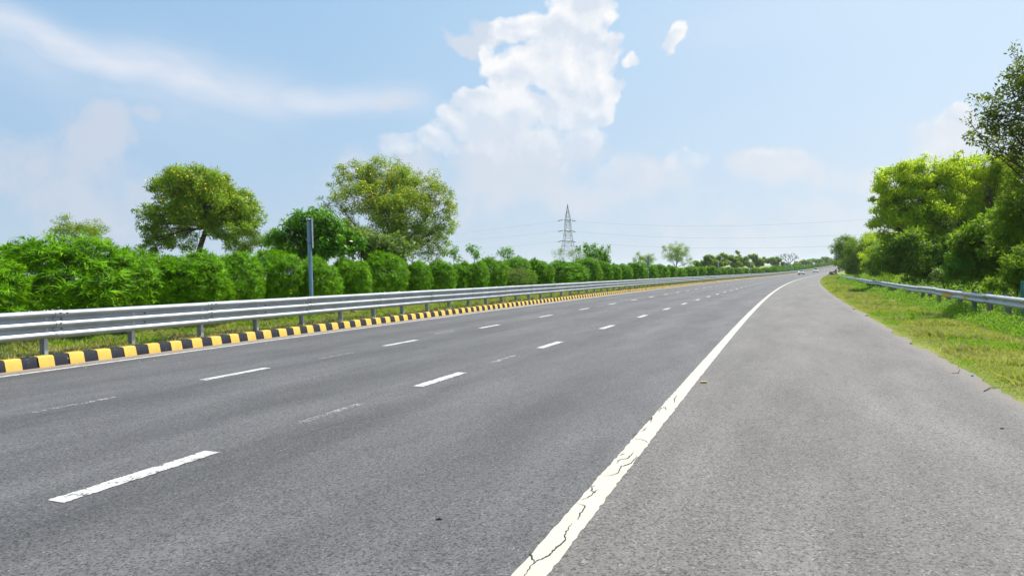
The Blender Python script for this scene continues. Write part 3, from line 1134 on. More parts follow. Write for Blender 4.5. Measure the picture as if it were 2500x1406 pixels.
def put_shrub(u, vtop, hw, o, label, i, far=False):
    o = o + .35 * math.sin(i * 2.1 + 1)
    s, Pg = spot(u, o)
    Y = Pg[1]
    top = at(u, vtop, Y)
    hgt = top[2] - Pg[2]
    half = hw * Y / F * math.hypot(1, (u - CX) / F) * (1.06 if u < 700 else 1.24)
    pool = protos_far if far else protos
    p = pool[i % len(pool)]
    if id(p) in used:
        root = copy_tree(p)
    else:
        used.add(id(p))
        root = p
    root.location = Pg
    root.rotation_euler = (0, 0, i * 2.4)
    root.scale = (half / 1.3, half / 1.3, hgt / (SH_H * 1.06))
    tag(root, label, 'shrub', GR)
    return root


for i, q in enumerate(SHR):
    put_shrub(*q[:5], i, far=q[0] > 1500)
# beyond the fourth pole they merge; one label for those nothing tells apart
s = s_at(1884, -15.9)
i = 0
while s < 560:
    P = pt(s, -15.9)
    u, v, d = project(P)
    p = copy_tree(protos_far[i % 2])
    p.location = P
    p.rotation_euler = (0, 0, i * 1.7)
    k = 1.15 + .2 * math.sin(i * 2.3)
    p.scale = (k, k, (2.9 + .45 * math.sin(i * 1.9)) / SH_H)
    tag(p, 'far oleander shrub in the median past the fourth sign pole', 'shrub', 'far oleander shrubs past the fourth sign pole')
    s += 4.2 + s * .006
    i += 1


# ------------------------------------------------------------------ trees
def branch_pts(a, b, r, bend=.12, n=5):
    a, b = np.array(a, float), np.array(b, float)
    L = np.linalg.norm(b - a)
    off = r.normal(0, bend * L, 3) * np.array([1, 1, .5])
    off[2] += bend * L * .6
    t = np.linspace(0, 1, n)
    return [a + (b - a) * x + off * math.sin(math.pi * x) for x in t]


def tree(name, label, cat, u0, o, lobes, leaf, nleaf, ll, lw, trunk_r=.16, fork=None, bark='bark', group=None, blossom=0, clump=.28,
         droop=.0, sub=22, depth=0.8, seed=1, twigs=1, top_bias=0.0, wood=True, Yof=None, base_u=None, shell=.55, sat=None):
    """lobes: (u, v, ru, rv[, weight]) in photo pixels, turned into real ellipsoids round the tree's own place"""
    r = np.random.default_rng(seed)
    s, G = (sat, pt(sat, o)) if sat else spot(base_u if base_u is not None else u0, o)
    Y0 = G[1]
    k = Y0 / F
    root = empty(name, G)
    tag(root, label, cat, group)
    G = np.array(G)
    fk = at(fork[0], fork[1], Y0) if fork else None
    Cn, Rd, Wt = [], [], []
    for (lu, lv, ru, rv, *wt) in lobes:
        dy = r.uniform(-1, 1) * depth * ru * k * .8
        c = at(lu, lv, Y0)
        c[1] += dy
        c[0] += dy * (lu - CX) / F * 1.0
        c[2] += dy * (c[2] - H) / Y0
        Cn.append(c)
        Rd.append((ru * k, max(ru, rv) * k * depth, rv * k))
        Wt.append((wt[0] if wt else 1.0) * ru * rv)
    Wt = np.array(Wt) / sum(Wt)
    if fk is None:
        cc = np.mean(Cn, 0)
        fk = G + (cc - G) * np.array([.5, .5, .45])
    mb = MB()
    trunk = branch_pts(G + np.array([0, 0, -.3]), fk, r, .04, 6)
    mb.tube(trunk, [trunk_r * (1 - .35 * i / 5) for i in range(6)], 8)
    SV = []
    for c, rd, wt in zip(Cn, Rd, Wt):
        rd = np.array(rd)
        limb = branch_pts(fk, c, r, .10, 7)
        r0 = trunk_r * .36 * (.6 + 1.2 * math.sqrt(wt))
        mb.tube(limb, [r0 * (1 - .75 * i / 6) for i in range(7)], 6)
        ns = max(3, int(sub * len(lobes) * wt))
        d = rdirs(r, ns)
        q = c + d * rd * r.uniform(shell, .96, (ns, 1))
        for p in q:
            if wood:
                st = limb[r.integers(3, 7)]
                bp = branch_pts(st, p, r, .10, 4)
                mb.tube(bp, [r0 * .24, r0 * .17, r0 * .11, r0 * .04], 4, cap=False)
                if twigs:
                    for _ in range(twigs):
                        e = p + rdirs(r, 1)[0] * clump * rd.mean()
                        mb.tube([bp[2], (bp[2] + e) / 2 + r.normal(0, .05, 3), e], [r0 * .10, r0 * .06, r0 * .03], 3, cap=False)
            SV.append((p, rd.mean() * clump * r.uniform(.7, 1.4)))
    if wood:
        ob = mb.build('trunk', M[bark], root)
    else:
        mb2 = MB()
        mb2.tube(trunk, [trunk_r] * 6, 6)
        ob = mb2.build('trunk', M[bark], root)
    ob.matrix_parent_inverse = Matrix.Translation(root.location).inverted()
    # leaves gathered in clumps round the branch ends
    sub_c = np.array([q[0] for q in SV])
    sub_r = np.array([q[1] for q in SV])
    pick = r.choice(len(SV), nleaf, p=(sub_r ** 1.6) / (sub_r ** 1.6).sum())
    dd = rdirs(r, nleaf) * (r.random(nleaf) ** .38)[:, None]
    P = sub_c[pick] + dd * sub_r[pick][:, None] * np.array([1, 1, .8])
    D = dd * .35 + rdirs(r, nleaf) * .8 + np.array([0, 0, -droop * .7])
    U = dd * 1.1 + rdirs(r, nleaf) * .35 + np.array([0, 0, .45])
    V, Q = leaf_quads(P, D, U, r.uniform(.6, 1.3, nleaf) * ll, r.uniform(.7, 1.2, nleaf) * lw, .15)
    c_ = np_mesh('crown', V, Q, M[leaf], parent=root)
    c_.matrix_parent_inverse = Matrix.Translation(root.location).inverted()
    if blossom:
        zc = P[:, 2] + r.normal(0, .6, nleaf)
        order = np.argsort(-zc)[:int(nleaf * .6)]
        out = order[r.random(len(order)) < 2]
        sel = r.choice(out, min(blossom, len(out)), replace=False)
        p = P[sel] + dd[sel] * .05
        V, Q = leaf_quads(p, rdirs(r, len(sel)), rdirs(r, len(sel)), r.uniform(.7, 1.3, len(sel)) * ll * .8, r.uniform(.7, 1.2, len(sel)) * ll * .7)
        b_ = np_mesh('blossoms', V, Q, M['blossom'], parent=root)
        b_.matrix_parent_inverse = Matrix.Translation(root.location).inverted()
    return root


tree('acacia_tree', 'tall single acacia with dark bare trunk showing below a domed crown, at the left', 'tree', 470, -40,
     [(475, 448, 85, 42), (415, 462, 55, 42), (535, 465, 60, 48), (585, 510, 52, 50), (610, 535, 36, 38), (352, 522, 28, 26, 1.2), (402, 520, 50, 36, 1.0),
      (500, 505, 90, 48), (415, 560, 60, 36, .9), (565, 556, 66, 30), (378, 600, 46, 26, .95), (445, 590, 50, 26, .7), (540, 585, 50, 22, .5), (365, 560, 34, 28, .7)],
     'acacia', 46000, .24, .075, .27, (505, 556), blossom=1400, clump=.25, seed=3, base_u=468, droop=.25, sub=40)
tree('acacia_tree', 'low grey green acacia at the right foot of the tall single acacia', 'tree', 610, -36,
     [(600, 590, 42, 26), (640, 585, 30, 24), (580, 606, 36, 18)], 'acacia_dark', 5000, .16, .045, .1, seed=4, clump=.4)
tree('flowering_tree', 'broad fan shaped tree covered in yellow blossom, tallest on the left side', 'tree', 950, -34,
     [(940, 430, 95, 42), (868, 436, 58, 44), (815, 480, 46, 38, .6), (1015, 455, 70, 48), (1070, 500, 45, 48), (1085, 555, 30, 46), (905, 490, 90, 52, .9),
      (980, 520, 90, 60), (1045, 590, 58, 48), (830, 530, 48, 40, .45), (785, 487, 24, 24, .35), (1085, 610, 30, 34), (930, 585, 85, 34, .9), (1000, 570, 80, 50), (1095, 530, 24, 60, .8)],
     'acacia', 50000, .21, .08, .28, (955, 640), blossom=3600, clump=.22, seed=5, sub=46, twigs=1)
tree('broadleaf_tree', 'dense dark green broadleaf tree just behind the nearest sign pole', 'tree', 745, -18,
     [(760, 548, 58, 36), (700, 568, 42, 30), (655, 580, 28, 26, .7), (805, 575, 40, 40), (735, 605, 70, 30), (770, 520, 30, 18, .7), (845, 592, 42, 34), (800, 610, 50, 24)],
     'broad', 10500, .22, .07, .1, seed=6, clump=.34, droop=.35, sub=20)
tree('broadleaf_tree', 'low tree with long pale shiny leaves below the yellow flowering tree', 'tree', 905, -18,
     [(905, 585, 62, 26), (965, 600, 45, 26), (860, 600, 40, 28), (1000, 625, 30, 24, .6), (845, 560, 34, 30), (930, 620, 60, 26)],
     'pale_broad', 6000, .26, .075, .09, seed=7, clump=.36, droop=.2, sub=16)
tree('acacia_tree', 'wispy feathery tree rising behind the largest shrub at the far left', 'tree', 190, -48,
     [(155, 548, 32, 24), (195, 570, 50, 26), (230, 560, 34, 26, .6), (245, 590, 30, 20), (135, 575, 26, 22)],
     'acacia', 6500, .15, .045, .12, seed=8, clump=.34, blossom=200)
tree('sapling', 'small leafy sapling leaning beside the yellow tree\'s lower right edge', 'tree', 1113, -17.5,
     [(1108, 615, 11, 16), (1120, 632, 10, 12)], 'broad', 260, .17, .06, .03, seed=9, clump=.5)
tree('sapling', 'slim dark leafed sapling, leftmost of the two standing apart above the hedge', 'tree', 1157, -17.5,
     [(1155, 606, 15, 14), (1163, 622, 16, 10)], 'broad', 420, .17, .06, .03, seed=10, clump=.45)
tree('sapling', 'slim dark leafed sapling, second from left above the hedge', 'tree', 1230, -17.5,
     [(1226, 614, 14, 11), (1240, 620, 18, 14), (1207, 630, 8, 8)], 'broad', 520, .17, .06, .03, seed=12, clump=.45)
tree('sapling', 'widest dark broadleaf sapling right of the lattice tower', 'tree', 1450, -17.5,
     [(1438, 607, 22, 12), (1478, 606, 16, 9), (1456, 628, 30, 20), (1412, 612, 7, 14), (1478, 635, 16, 14)], 'broad', 2600, .24, .10, .06, seed=13, clump=.34)
tree('low_bush', 'low bush with pale specked leaves in front of the oleander row, left of the tower', 'bush', 1270, -14.7,
     [(1268, 672, 32, 20), (1245, 665, 16, 16), (1292, 680, 20, 14)], 'pale_broad', 2200, .09, .035, .03, seed=14, clump=.4)
tree('willow_tree', 'pale thin leafed tree in front of the lattice tower\'s foot', 'tree', 1395, -60,
     [(1366, 624, 20, 20, .6), (1408, 622, 26, 18), (1425, 635, 20, 14)], 'far_leaf', 3800, .3, .07, .12, seed=15, clump=.38, droop=.3)
tree('acacia_tree', 'small spreading olive green tree behind the second sign pole', 'tree', 1572, -34,
     [(1556, 629, 14, 13), (1586, 628, 18, 12), (1572, 638, 22, 10)], 'acacia', 3600, .26, .08, .14, seed=16, clump=.36)
tree('acacia_tree', 'solitary tall tree in the midground between the second and third sign poles', 'tree', 1650, -34,
     [(1632, 605, 16, 13), (1652, 603, 22, 14), (1667, 616, 20, 18), (1648, 625, 30, 18), (1680, 640, 18, 14), (1622, 622, 9, 12, .5)], 'acacia', 9000, .26, .09, .22, seed=17, clump=.34)
BT = 'dark trees filling the background of the right roadside'
for i, (lab, sat_, o, lb) in enumerate([
        ('dark background tree behind the trunks of the big lime green tree', 62, 20, [(2240, 610, 60, 45), (2200, 635, 60, 40), (2290, 645, 60, 36), (2330, 620, 60, 45)]),
        ('dark background tree behind the right half of the tall right group', 48, 20, [(2390, 590, 70, 60), (2440, 620, 80, 50), (2360, 640, 50, 40), (2490, 560, 60, 80)]),
        ('dark background tree filling the gap left of the big lime green tree', 90, 19, [(2180, 620, 50, 40), (2150, 640, 50, 30), (2215, 640, 40, 36)])]):
    tree('background_tree', lab, 'tree', 2300, o, lb, 'acacia_dark', 16000, .3, .12, .2, seed=90 + i, clump=.4, sub=16, group=BT, sat=sat_, twigs=0)
MG = 'trees of the far median tree line'
for i, (lab, u0, o, lb, lf, nl) in enumerate([
        ('low olive tree just right of the solitary midground tree', 1712, -28, [(1705, 643, 16, 11), (1722, 638, 18, 11)], 'far_leaf', 2600),
        ('light topped tree directly behind the third sign pole', 1752, -28, [(1742, 634, 18, 12), (1763, 632, 17, 12), (1752, 642, 26, 12)], 'acacia', 3600),
        ('broad tree just right of the third sign pole', 1785, -28, [(1778, 636, 16, 11), (1794, 642, 18, 11)], 'far_leaf', 2600),
        ('darkest peaked tree just left of the fourth sign pole', 1808, -28, [(1800, 623, 9, 9), (1812, 632, 16, 12), (1822, 642, 18, 10)], 'acacia_dark', 2600),
        ('olive topped tree above the fourth sign pole', 1838, -28, [(1836, 632, 16, 9), (1848, 640, 18, 10)], 'far_leaf', 2600),
        ('long flat topped tree left of the leafless tree', 1885, -30, [(1872, 632, 13, 8), (1888, 637, 18, 9), (1903, 643, 14, 7)], 'far_leaf', 3000),
        ('low tree directly below the leafless tree', 1922, -28, [(1916, 648, 14, 6), (1934, 650, 16, 6)], 'far_leaf', 1500),
        ('low dark tree just right of the leafless tree', 1955, -28, [(1950, 645, 12, 7), (1965, 641, 14, 7)], 'far_leaf', 2000),
        ('rounded tree above the approaching white car', 1988, -28, [(1986, 638, 14, 8), (2000, 642, 14, 8)], 'far_leaf', 2000),
        ('last tree of the far line before the roadside trees hide it', 2018, -28, [(2014, 637, 14, 8), (2030, 640, 14, 9), (2045, 642, 14, 9)], 'far_leaf', 2400)]):
    s_, G_ = spot(u0, o)
    kk = G_[1] / 100
    tree('tree', lab, 'tree', u0, o, lb, 'acacia_dark' if i % 3 else lf, nl * 2, .34 * kk ** .6, .15 * kk ** .6, .2, seed=40 + i, clump=.4, sub=8, twigs=0, group=MG, wood=False)


# bare tree
def bare_tree():
    r = np.random.default_rng(77)
    s, G = spot(1928, -34)
    root = tag(empty('bare_tree', G), 'leafless grey tree standing above the far tree line', 'tree')
    Y = G[1]
    mb = MB()
    fk = at(1927, 645, Y)
    mb.tube(branch_pts(G, fk, r, .03), [.42, .38, .34, .3, .28], 8)

    def rec(a, d, L, rad, lev):
        b = a + d * L
        mb.tube(branch_pts(a, b, r, .06, 3), [rad, rad * .8, rad * .6], 4, cap=False)
        if lev == 0:
            return
        for _ in range(3 if lev > 1 else 4):
            nd = d + rdirs(r, 1)[0] * .62 + np.array([0, 0, .12])
            nd /= np.linalg.norm(nd)
            rec(b, nd, L * r.uniform(.6, .8), rad * .6, lev - 1)
    for k in range(6):
        a = k / 6 * 6.28
        d = np.array([math.cos(a) * .75, math.sin(a) * .5, .75])
        rec(np.array(fk), d / np.linalg.norm(d), 12 * Y / F, .22, 3)
    ob = mb.build('trunk', M['bark_pale'], root)
    ob.matrix_parent_inverse = Matrix.Translation(root.location).inverted()


bare_tree()

# right-hand roadside trees
tree('mesquite_tree', 'big lime green feathery tree, left half of the tall group on the right', 'tree', 2300, 13,
     [(2200, 440, 62, 46), (2262, 425, 72, 42), (2160, 490, 38, 42, .8), (2235, 500, 85, 60), (2320, 445, 72, 50), (2300, 530, 85, 60), (2190, 560, 62, 46), (2225, 590, 66, 44),
      (2145, 525, 22, 34, .45), (2380, 470, 60, 52), (2260, 600, 80, 42), (2200, 620, 46, 36, .8), (2350, 600, 60, 44, .8)],
     'mesquite', 90000, .25, .075, .24, (2320, 620), blossom=500, clump=.25, seed=20, sub=52, droop=.5, base_u=2320)
tree('mesquite_tree', 'yellow green tree with the highest lime crown beside the right group\'s peak', 'tree', 2420, 14.5,
     [(2352, 385, 26, 20, .7), (2400, 410, 46, 36), (2445, 425, 48, 44), (2425, 490, 72, 56), (2475, 500, 46, 62), (2410, 560, 70, 46), (2460, 590, 50, 40)],
     'mesquite', 46000, .24, .075, .22, (2400, 640), blossom=900, clump=.25, seed=22, sub=52, droop=.5, base_u=2395)
tree('roadside_tree', 'tall sparse dark leafed tree overhanging from the upper right corner', 'tree', 2620, 11.5,
     [(2485, 150, 26, 46, .5), (2470, 215, 45, 38, .7), (2400, 262, 44, 36, .7), (2455, 290, 60, 46), (2395, 330, 46, 34, .8), (2470, 355, 55, 44), (2530, 200, 55, 80),
      (2560, 320, 70, 80), (2440, 380, 40, 22, .6), (2640, 180, 90, 110), (2680, 330, 100, 110), (2362, 290, 16, 16, .4)],
     'backlit', 26000, .16, .075, .15, (2600, 520), clump=.34, seed=23, sub=34, twigs=1, base_u=2620)
tree('roadside_tree', 'dark green tree with yellow flecks at the right edge under the tall sparse one', 'tree', 2540, 12.5,
     [(2485, 500, 50, 60), (2450, 560, 40, 46), (2530, 430, 60, 60), (2520, 560, 70, 70), (2590, 500, 70, 80), (2480, 610, 46, 40)],
     'acacia_dark', 24000, .17, .055, .18, (2560, 640), blossom=500, clump=.36, seed=24, sub=26, droop=.3)
tree('roadside_tree', 'roadside tree beyond the right edge, throwing shade on the nearest verge', 'tree', 2900, 9.6,
     [(2900, 260, 170, 90), (2800, 340, 130, 90), (2960, 380, 120, 100), (2780, 330, 90, 60, .6)],
     'backlit', 16000, .17, .08, .2, (2890, 480), seed=25, sat=21.5, twigs=0)
RG = 'feathery trees shrinking along the right roadside'
for i, (lab, u0, o, lb, nl) in enumerate([
        ('feathery roadside tree just left of the big lime green one', 2165, 12.5, [(2150, 598, 42, 36), (2185, 600, 36, 42), (2160, 640, 50, 34), (2125, 628, 30, 30), (2190, 655, 44, 28), (2140, 665, 40, 18)], 21000),
        ('second feathery roadside tree left of the big lime green one', 2125, 12.5, [(2095, 603, 36, 30), (2130, 596, 32, 30), (2105, 635, 44, 30), (2075, 645, 28, 24), (2110, 660, 40, 18)], 17000),
        ('last feathery roadside tree, hanging over the end of the right guardrail', 2100, 11.5, [(2066, 600, 30, 24), (2048, 618, 24, 24), (2075, 630, 38, 28), (2044, 640, 16, 16), (2070, 655, 28, 14), (2100, 640, 30, 24)], 17000)]):
    tree('mesquite_tree', lab, 'tree', u0, o, lb, 'acacia_dark' if i else 'mesquite', nl, .24 + .06 * i, .07 + .02 * i, .16, seed=60 + i, clump=.38, sub=20, droop=.45, group=RG, depth=.6, sat=(112, 128, 150)[i])
BG = 'bushes under the right roadside trees'
for i, (lab, u0, o, lb, lf, nl, ll) in enumerate([
        ('leafy light green bush behind the far half of the right guardrail', 2190, 10.0, [(2185, 655, 34, 20), (2220, 650, 36, 26), (2150, 662, 24, 14)], 'weed', 5200, .16),
        ('bush with glossy pale leaves right behind the middle of the right guardrail', 2300, 9.6, [(2300, 670, 28, 16), (2325, 682, 22, 12)], 'pale_broad', 900, .2),
        ('dark creeper covered bush between the trunks of the right group', 2380, 10.8, [(2370, 640, 46, 46), (2400, 670, 50, 30), (2340, 660, 30, 40)], 'broad', 9000, .15),
        ('bright yellow green bush behind the middle green fence post', 2430, 12, [(2430, 640, 34, 30), (2410, 655, 24, 20)], 'mesquite', 4200, .16),
        ('sprawling grey green bush at the right edge behind the green posts', 2480, 9.8, [(2480, 660, 40, 34), (2520, 640, 40, 44), (2440, 695, 40, 18), (2500, 700, 34, 16)], 'acacia_dark', 7000, .15),
        ('dark bush at the foot of the big lime green tree', 2270, 11.5, [(2260, 655, 46, 34), (2230, 670, 34, 20)], 'broad', 6000, .17)]):
    tree('roadside_bush', lab, 'bush', u0, o, lb, lf, nl, ll, ll * .36, .05, seed=80 + i, clump=.42, sub=16, group=BG, twigs=0)


# ------------------------------------------------------------------ grass and weeds
def blades(name, s, o, hgt, wid, mats, seed, parent=None, lean=.45, mi=None):
    r = np.random.default_rng(seed)
    n = len(s)
    B = pt(s, o)
    az = r.random(n) * 2 * math.pi
    le = np.abs(r.normal(0, lean, n))
    D = np.stack([np.cos(az) * le, np.sin(az) * le, np.ones(n)], 1)
    D /= np.linalg.norm(D, axis=1, keepdims=True)
    S_ = np.stack([-np.sin(az + r.normal(0, 1, n)), np.cos(az), np.zeros(n)], 1)
    h = hgt[:, None]
    w_ = wid[:, None]
    bend = np.stack([np.cos(az), np.sin(az), -np.ones(n) * .3], 1) * h * .25
    V = np.stack([B - S_ * w_ / 2 - [0, 0, .02], B + S_ * w_ / 2 - [0, 0, .02], B + D * h * .6 + S_ * w_ * .35, B + D * h + bend], 1).reshape(-1, 3)
    Q = np.arange(len(V)).reshape(-1, 4)
    ob = np_mesh(name, V, Q, mats, mi=mi)
    tag(ob, kind='stuff')
    return ob


def vnoise(x, y, seed, sc):
    """smooth value noise for clumping"""
    r = np.random.default_rng(seed)
    T = r.random((64, 64))
    x, y = x / sc, y / sc
    xi, yi = np.floor(x).astype(int), np.floor(y).astype(int)
    fx, fy = x - xi, y - yi
    fx, fy = fx * fx * (3 - 2 * fx), fy * fy * (3 - 2 * fy)
    g_ = lambda a, b: T[a % 64, b % 64]
    return (g_(xi, yi) * (1 - fx) + g_(xi + 1, yi) * fx) * (1 - fy) + (g_(xi, yi + 1) * (1 - fx) + g_(xi + 1, yi + 1) * fx) * fy


r = np.random.default_rng(100)
# right verge, denser near the camera
n = 260000
t = r.random(n)
s = 6 + 230 * t ** 2.3
o = 3.93 + r.random(n) * 3.6 + np.clip(-abs(r.normal(0, .06, n)), -.2, 0)
clp = vnoise(s, o, 1, .6) * .6 + vnoise(s, o, 2, 2.2) * .6
edge = np.clip((o - 3.9) / .5, .25, 1)
near = np.clip(s / 30, .8, 3)
hgt = (.04 + .10 * clp * r.random(n)) * edge * near ** .5
tall = (vnoise(s, o, 3, .7) > .68) & (o > 4.3)
hgt = np.where(tall, hgt * 2.3, hgt)
wid = .0085 * near * r.uniform(.7, 1.4, n)
mi = np.where(r.random(n) < .10 + .25 * (vnoise(s, o, 5, 1.1) > .6) + .5 * (o < 4.02), 1, 0)
mi = np.where((o > 6.6 + .5 * vnoise(s, o, 6, 1.2)), 2, mi)
mi = np.where((vnoise(s, o, 8, 1.3) > .62) & (mi == 0), 2, mi)
vg = blades('verge_grass', s, o, hgt, wid, [M['grass'], M['straw'], M['grass_lush']], 101, mi=mi, lean=.8)
# seed heads and taller stalks
# median grass between kerb and shrubs
n = 150000
s = 5 + 220 * r.random(n) ** 2.0
o = -12.2 - 3.2 * r.random(n)
near = np.clip(s / 25, 1, 3)
clp = vnoise(s, o, 11, .5)
hgt = (.07 + .24 * clp * r.random(n)) * np.clip((-12.05 - o) / .5, .3, 1.0) * near ** .3
wid = .012 * near * r.uniform(.7, 1.4, n)
dry = (o > -12.55 - .75 * vnoise(s, o, 12, 1.0)) & (r.random(n) < .7)
mi = np.where(dry | (r.random(n) < .12), 1, 0)
mi = np.where((mi == 0) & (vnoise(s, o, 13, 1.0) > .45), 2, mi)
blades('median_grass', s, o, hgt, wid, [M['grass'], M['straw'], M['grass_lush']], 102, mi=mi, lean=.6)
# weeds and creepers round the right rail's posts
n = 62000
s = 12 + 190 * r.random(n) ** 1.8
o = 6.5 + 4.8 * r.random(n) ** 1.2
lim = vnoise(s, o, 21, 1.6)
hh = (.12 + .50 * lim ** 1.5) * np.where(o < 7.6, .65, 1.5) * np.clip((o - 6.3) / .8, .2, 1)
P = pt(s, o)
P[:, 2] += hh * r.random(n) ** .6
k = np.clip(s / 40, .8, 2)
V, Q = leaf_quads(P, rdirs(r, n) + [0, 0, .2], rdirs(r, n) * .8 + [0, 0, 1], .075 * k * r.uniform(.6, 1.3, n), .042 * k * r.uniform(.7, 1.2, n))
tag(np_mesh('roadside_weeds', V, Q, [M['weed'], M['grass_lush']], mi=(r.random(n) < .4).astype(int)), kind='stuff')
n = 75000
s = 11 + 132 * r.random(n) ** 1.5
o = 6.35 + .85 * r.random(n)
lim = vnoise(s, o, 24, 1.1)
P = pt(s, o)
P[:, 2] += (.10 + .50 * lim * np.clip((o - 6.3) / .5, .1, 1)) * r.random(n) ** .7
V, Q = leaf_quads(P, rdirs(r, n) + [0, 0, .5], rdirs(r, n) * .8 + [0, 0, 1], .11 * np.clip(s / 40, .8, 2) * r.uniform(.6, 1.3, n), .03 * np.clip(s / 40, .8, 2) * r.uniform(.7, 1.2, n))
tag(np_mesh('rail_weeds', V, Q, [M['weed'], M['grass_lush']], mi=(r.random(n) < .4).astype(int)), kind='stuff')
# rough growth on the ground under the right trees and beyond the opposite carriageway
n = 110000
s = 10 + 260 * r.random(n) ** 1.4
o = 9.3 + 14 * r.random(n)
P = pt(s, o)
P[:, 2] += (.4 + 2.6 * np.clip((o - 9.3) / 2, .15, 1) * vnoise(s, o, 31, 3)) * r.random(n)
V, Q = leaf_quads(P, rdirs(r, n), rdirs(r, n) * .8 + [0, 0, 1], .18 * r.uniform(.6, 1.3, n), .08 * r.uniform(.7, 1.2, n))
tag(np_mesh('undergrowth', V, Q, [M['acacia_dark'], M['weed']], mi=(vnoise(s, o, 33, 2.2) > .62).astype(int)), kind='stuff')
n = 50000
s = 5 + 500 * r.random(n) ** 1.2
o = -37 - 40 * r.random(n)
P = pt(s, o)
P[:, 2] += (.3 + 1.6 * vnoise(s, o, 32, 6)) * r.random(n)
V, Q = leaf_quads(P, rdirs(r, n), rdirs(r, n) * .8 + [0, 0, 1], .4 * r.uniform(.6, 1.3, n), .2 * r.uniform(.7, 1.2, n))
tag(np_mesh('far_scrub', V, Q, M['far_leaf']), kind='stuff')

# ------------------------------------------------------------------ sign poles of the median
SP = [(764, 532, 'nearest blue grey sign pole with its plate seen edge on, behind the left guardrail', 0.0),
      (1583, 624, 'second sign pole with an edge-on plate, near the middle of the hedge', 0.05),
      (1752.5, 639, 'third sign pole with a pale plate, in front of the dark domed shrub', 0.38),
      (1832, 644.5, 'fourth sign pole, thin and dark against the hedge', 0.05),
      (1931, 645, 'fifth sign pole with a grey white plate beside the small blue sign', 0.5),
      (1971, 643, 'sixth sign pole, tiny and grey between the two cars', 0.3),
      (2004, 638, 'farthest sign pole with a pale plate, right of the white car', 0.7)]
pole0 = None
s_prev = None
for i, (u, vt, lab, tw) in enumerate(SP):
    o_ = -14.6
    s, G = spot(u, o_)
    Y = G[1]
    top = at(u, vt, Y)[2] - G[2]
    vd = math.atan2(G[0], G[1])
    if pole0 is None:
        root = empty('sign_pole')
        mb = MB()
        mb.tube([(0, 0, -.2), (0, 0, 3.72)], .075, 14)
        mb.tube([(0, 0, 3.72), (0, 0, 3.74)], [.078, .06], 14)
        mb.build('pole', M['pole'], root, smooth=False)
        mb = MB()   # sign plate with a folded rim; it faces along local +X, so it is seen from its edge
        mb.box((.125, 0, 3.22), (.008, .62, 1.10))
        for y in (-.31, .31):
            mb.box((.113, y, 3.22), (.05, .012, 1.13))
        for z in (2.66, 3.78):
            mb.box((.113, 0, z), (.05, .632, .012))
        pl = mb.build('sign_plate', M['plate'], root)
        mb = MB()
        for z in (2.84, 3.66):
            mb.tube([(0, 0, z - .02), (0, 0, z + .02)], .082, 14)
            mb.box((.09, 0, z), (.05, .10, .035))
        mb.build('clamp', M['rust'], root)
        mb = MB()
        mb.tube([(0, 0, -.1), (0, 0, .06)], [.34, .30], 12)
        mb.build('footing', M['concrete'], root)
        pole0 = root
    else:
        root = copy_tree(pole0)
    root.location = G
    root.rotation_euler = (0, 0, -vd + tw * (1 if i % 2 else 1))
    root.scale = (1, 1, top / 3.78)
    if i == 0:
        root.rotation_euler = (0, math.radians(-.6), -vd)
    tag(root, lab, 'sign pole', 'sign poles along the median')

# small blue sign far away
s, G = spot(1920.5, -20.8)
Y = G[1]
k = Y / F
zc = at(1920.5, 645.5, Y)
root = tag(empty('blue_road_sign', G), 'small blank-looking blue road sign left of the leafless tree', 'road sign')
mb = MB()
mb.box((0, 0, zc[2] - G[2]), (5.4 * k, .06, 7.0 * k))
mb.build('sign_panel', M['blue_sign'], root)
mb = MB()
for x in (-1.8 * k, 1.8 * k):
    mb.tube([(x, .08, -.2), (x, .08, zc[2] - G[2] + 3 * k)], .09, 8)
mb.build('legs', M['steel_post'], root)

# green fence posts beyond the right rail
for i, (u, vt, wpx, lab, o_) in enumerate([(2452, 684, 8, 'tallest green fence post behind the right guardrail, near the right edge', 10.0),
                                           (2498, 688, 8, 'green fence post cut by the right edge of the photo', 9.2),
                                           (2408, 681, 9, 'short green fence post half hidden by creepers, left of the tallest one', 12.6),
                                           (2248, 677, 4, 'thin dark fence post, leftmost of the pair below the big trunks', 11.5),
                                           (2266, 678, 4, 'thin dark fence post, right one of the pair below the big trunks', 10.9)]):
    s, G = spot(u, o_)
    Y = G[1]
    top = at(u, vt, Y)[2] - G[2]
    wd = max(.10, min(.17, wpx * Y / F))
    root = tag(empty('fence_post', G, .3 * i), lab, 'fence post', 'green fence posts beyond the right guardrail')
    mb = MB()
    mb.box((0, 0, top / 2 - .15), (wd, wd, top + .3), taper=.88)
    mb.box((0, 0, top + .012), (wd * .7, wd * .7, .024), taper=.6)
    mb.build('post', M['green_post'], root)
    mb = MB()
    for z in (top * .88, top * .66):
        mb.box((0, -wd * .5, z), (.03, .02, .06))
    mb.build('wire_hooks', M['rust'], root)

# ------------------------------------------------------------------ lattice tower and its lines
YT = 255.0
kT = YT / F
cx0 = at(1387, 600, YT)
zg = -1.2
TW = tag(empty('transmission_tower', (cx0[0], YT, zg), -.35), 'steel lattice power line tower rising above the hedge in the distance', 'tower')
zt = lambda v: at(1386, v, YT)[2] - zg
lv = [(0.0, 3.5), (zt(612), 2.35), (zt(588), 1.55), (zt(563), 1.12), (zt(537), .88), (zt(528), .75), (zt(505), .1), (zt(499), .06)]
mb = MB()


def corner(z):
    hw = float(np.interp(z, [a for a, b in lv], [b for a, b in lv]))
    return [Vector((sx * hw, sy * hw, z)) for sx, sy in ((-1, -1), (1, -1), (1, 1), (-1, 1))]


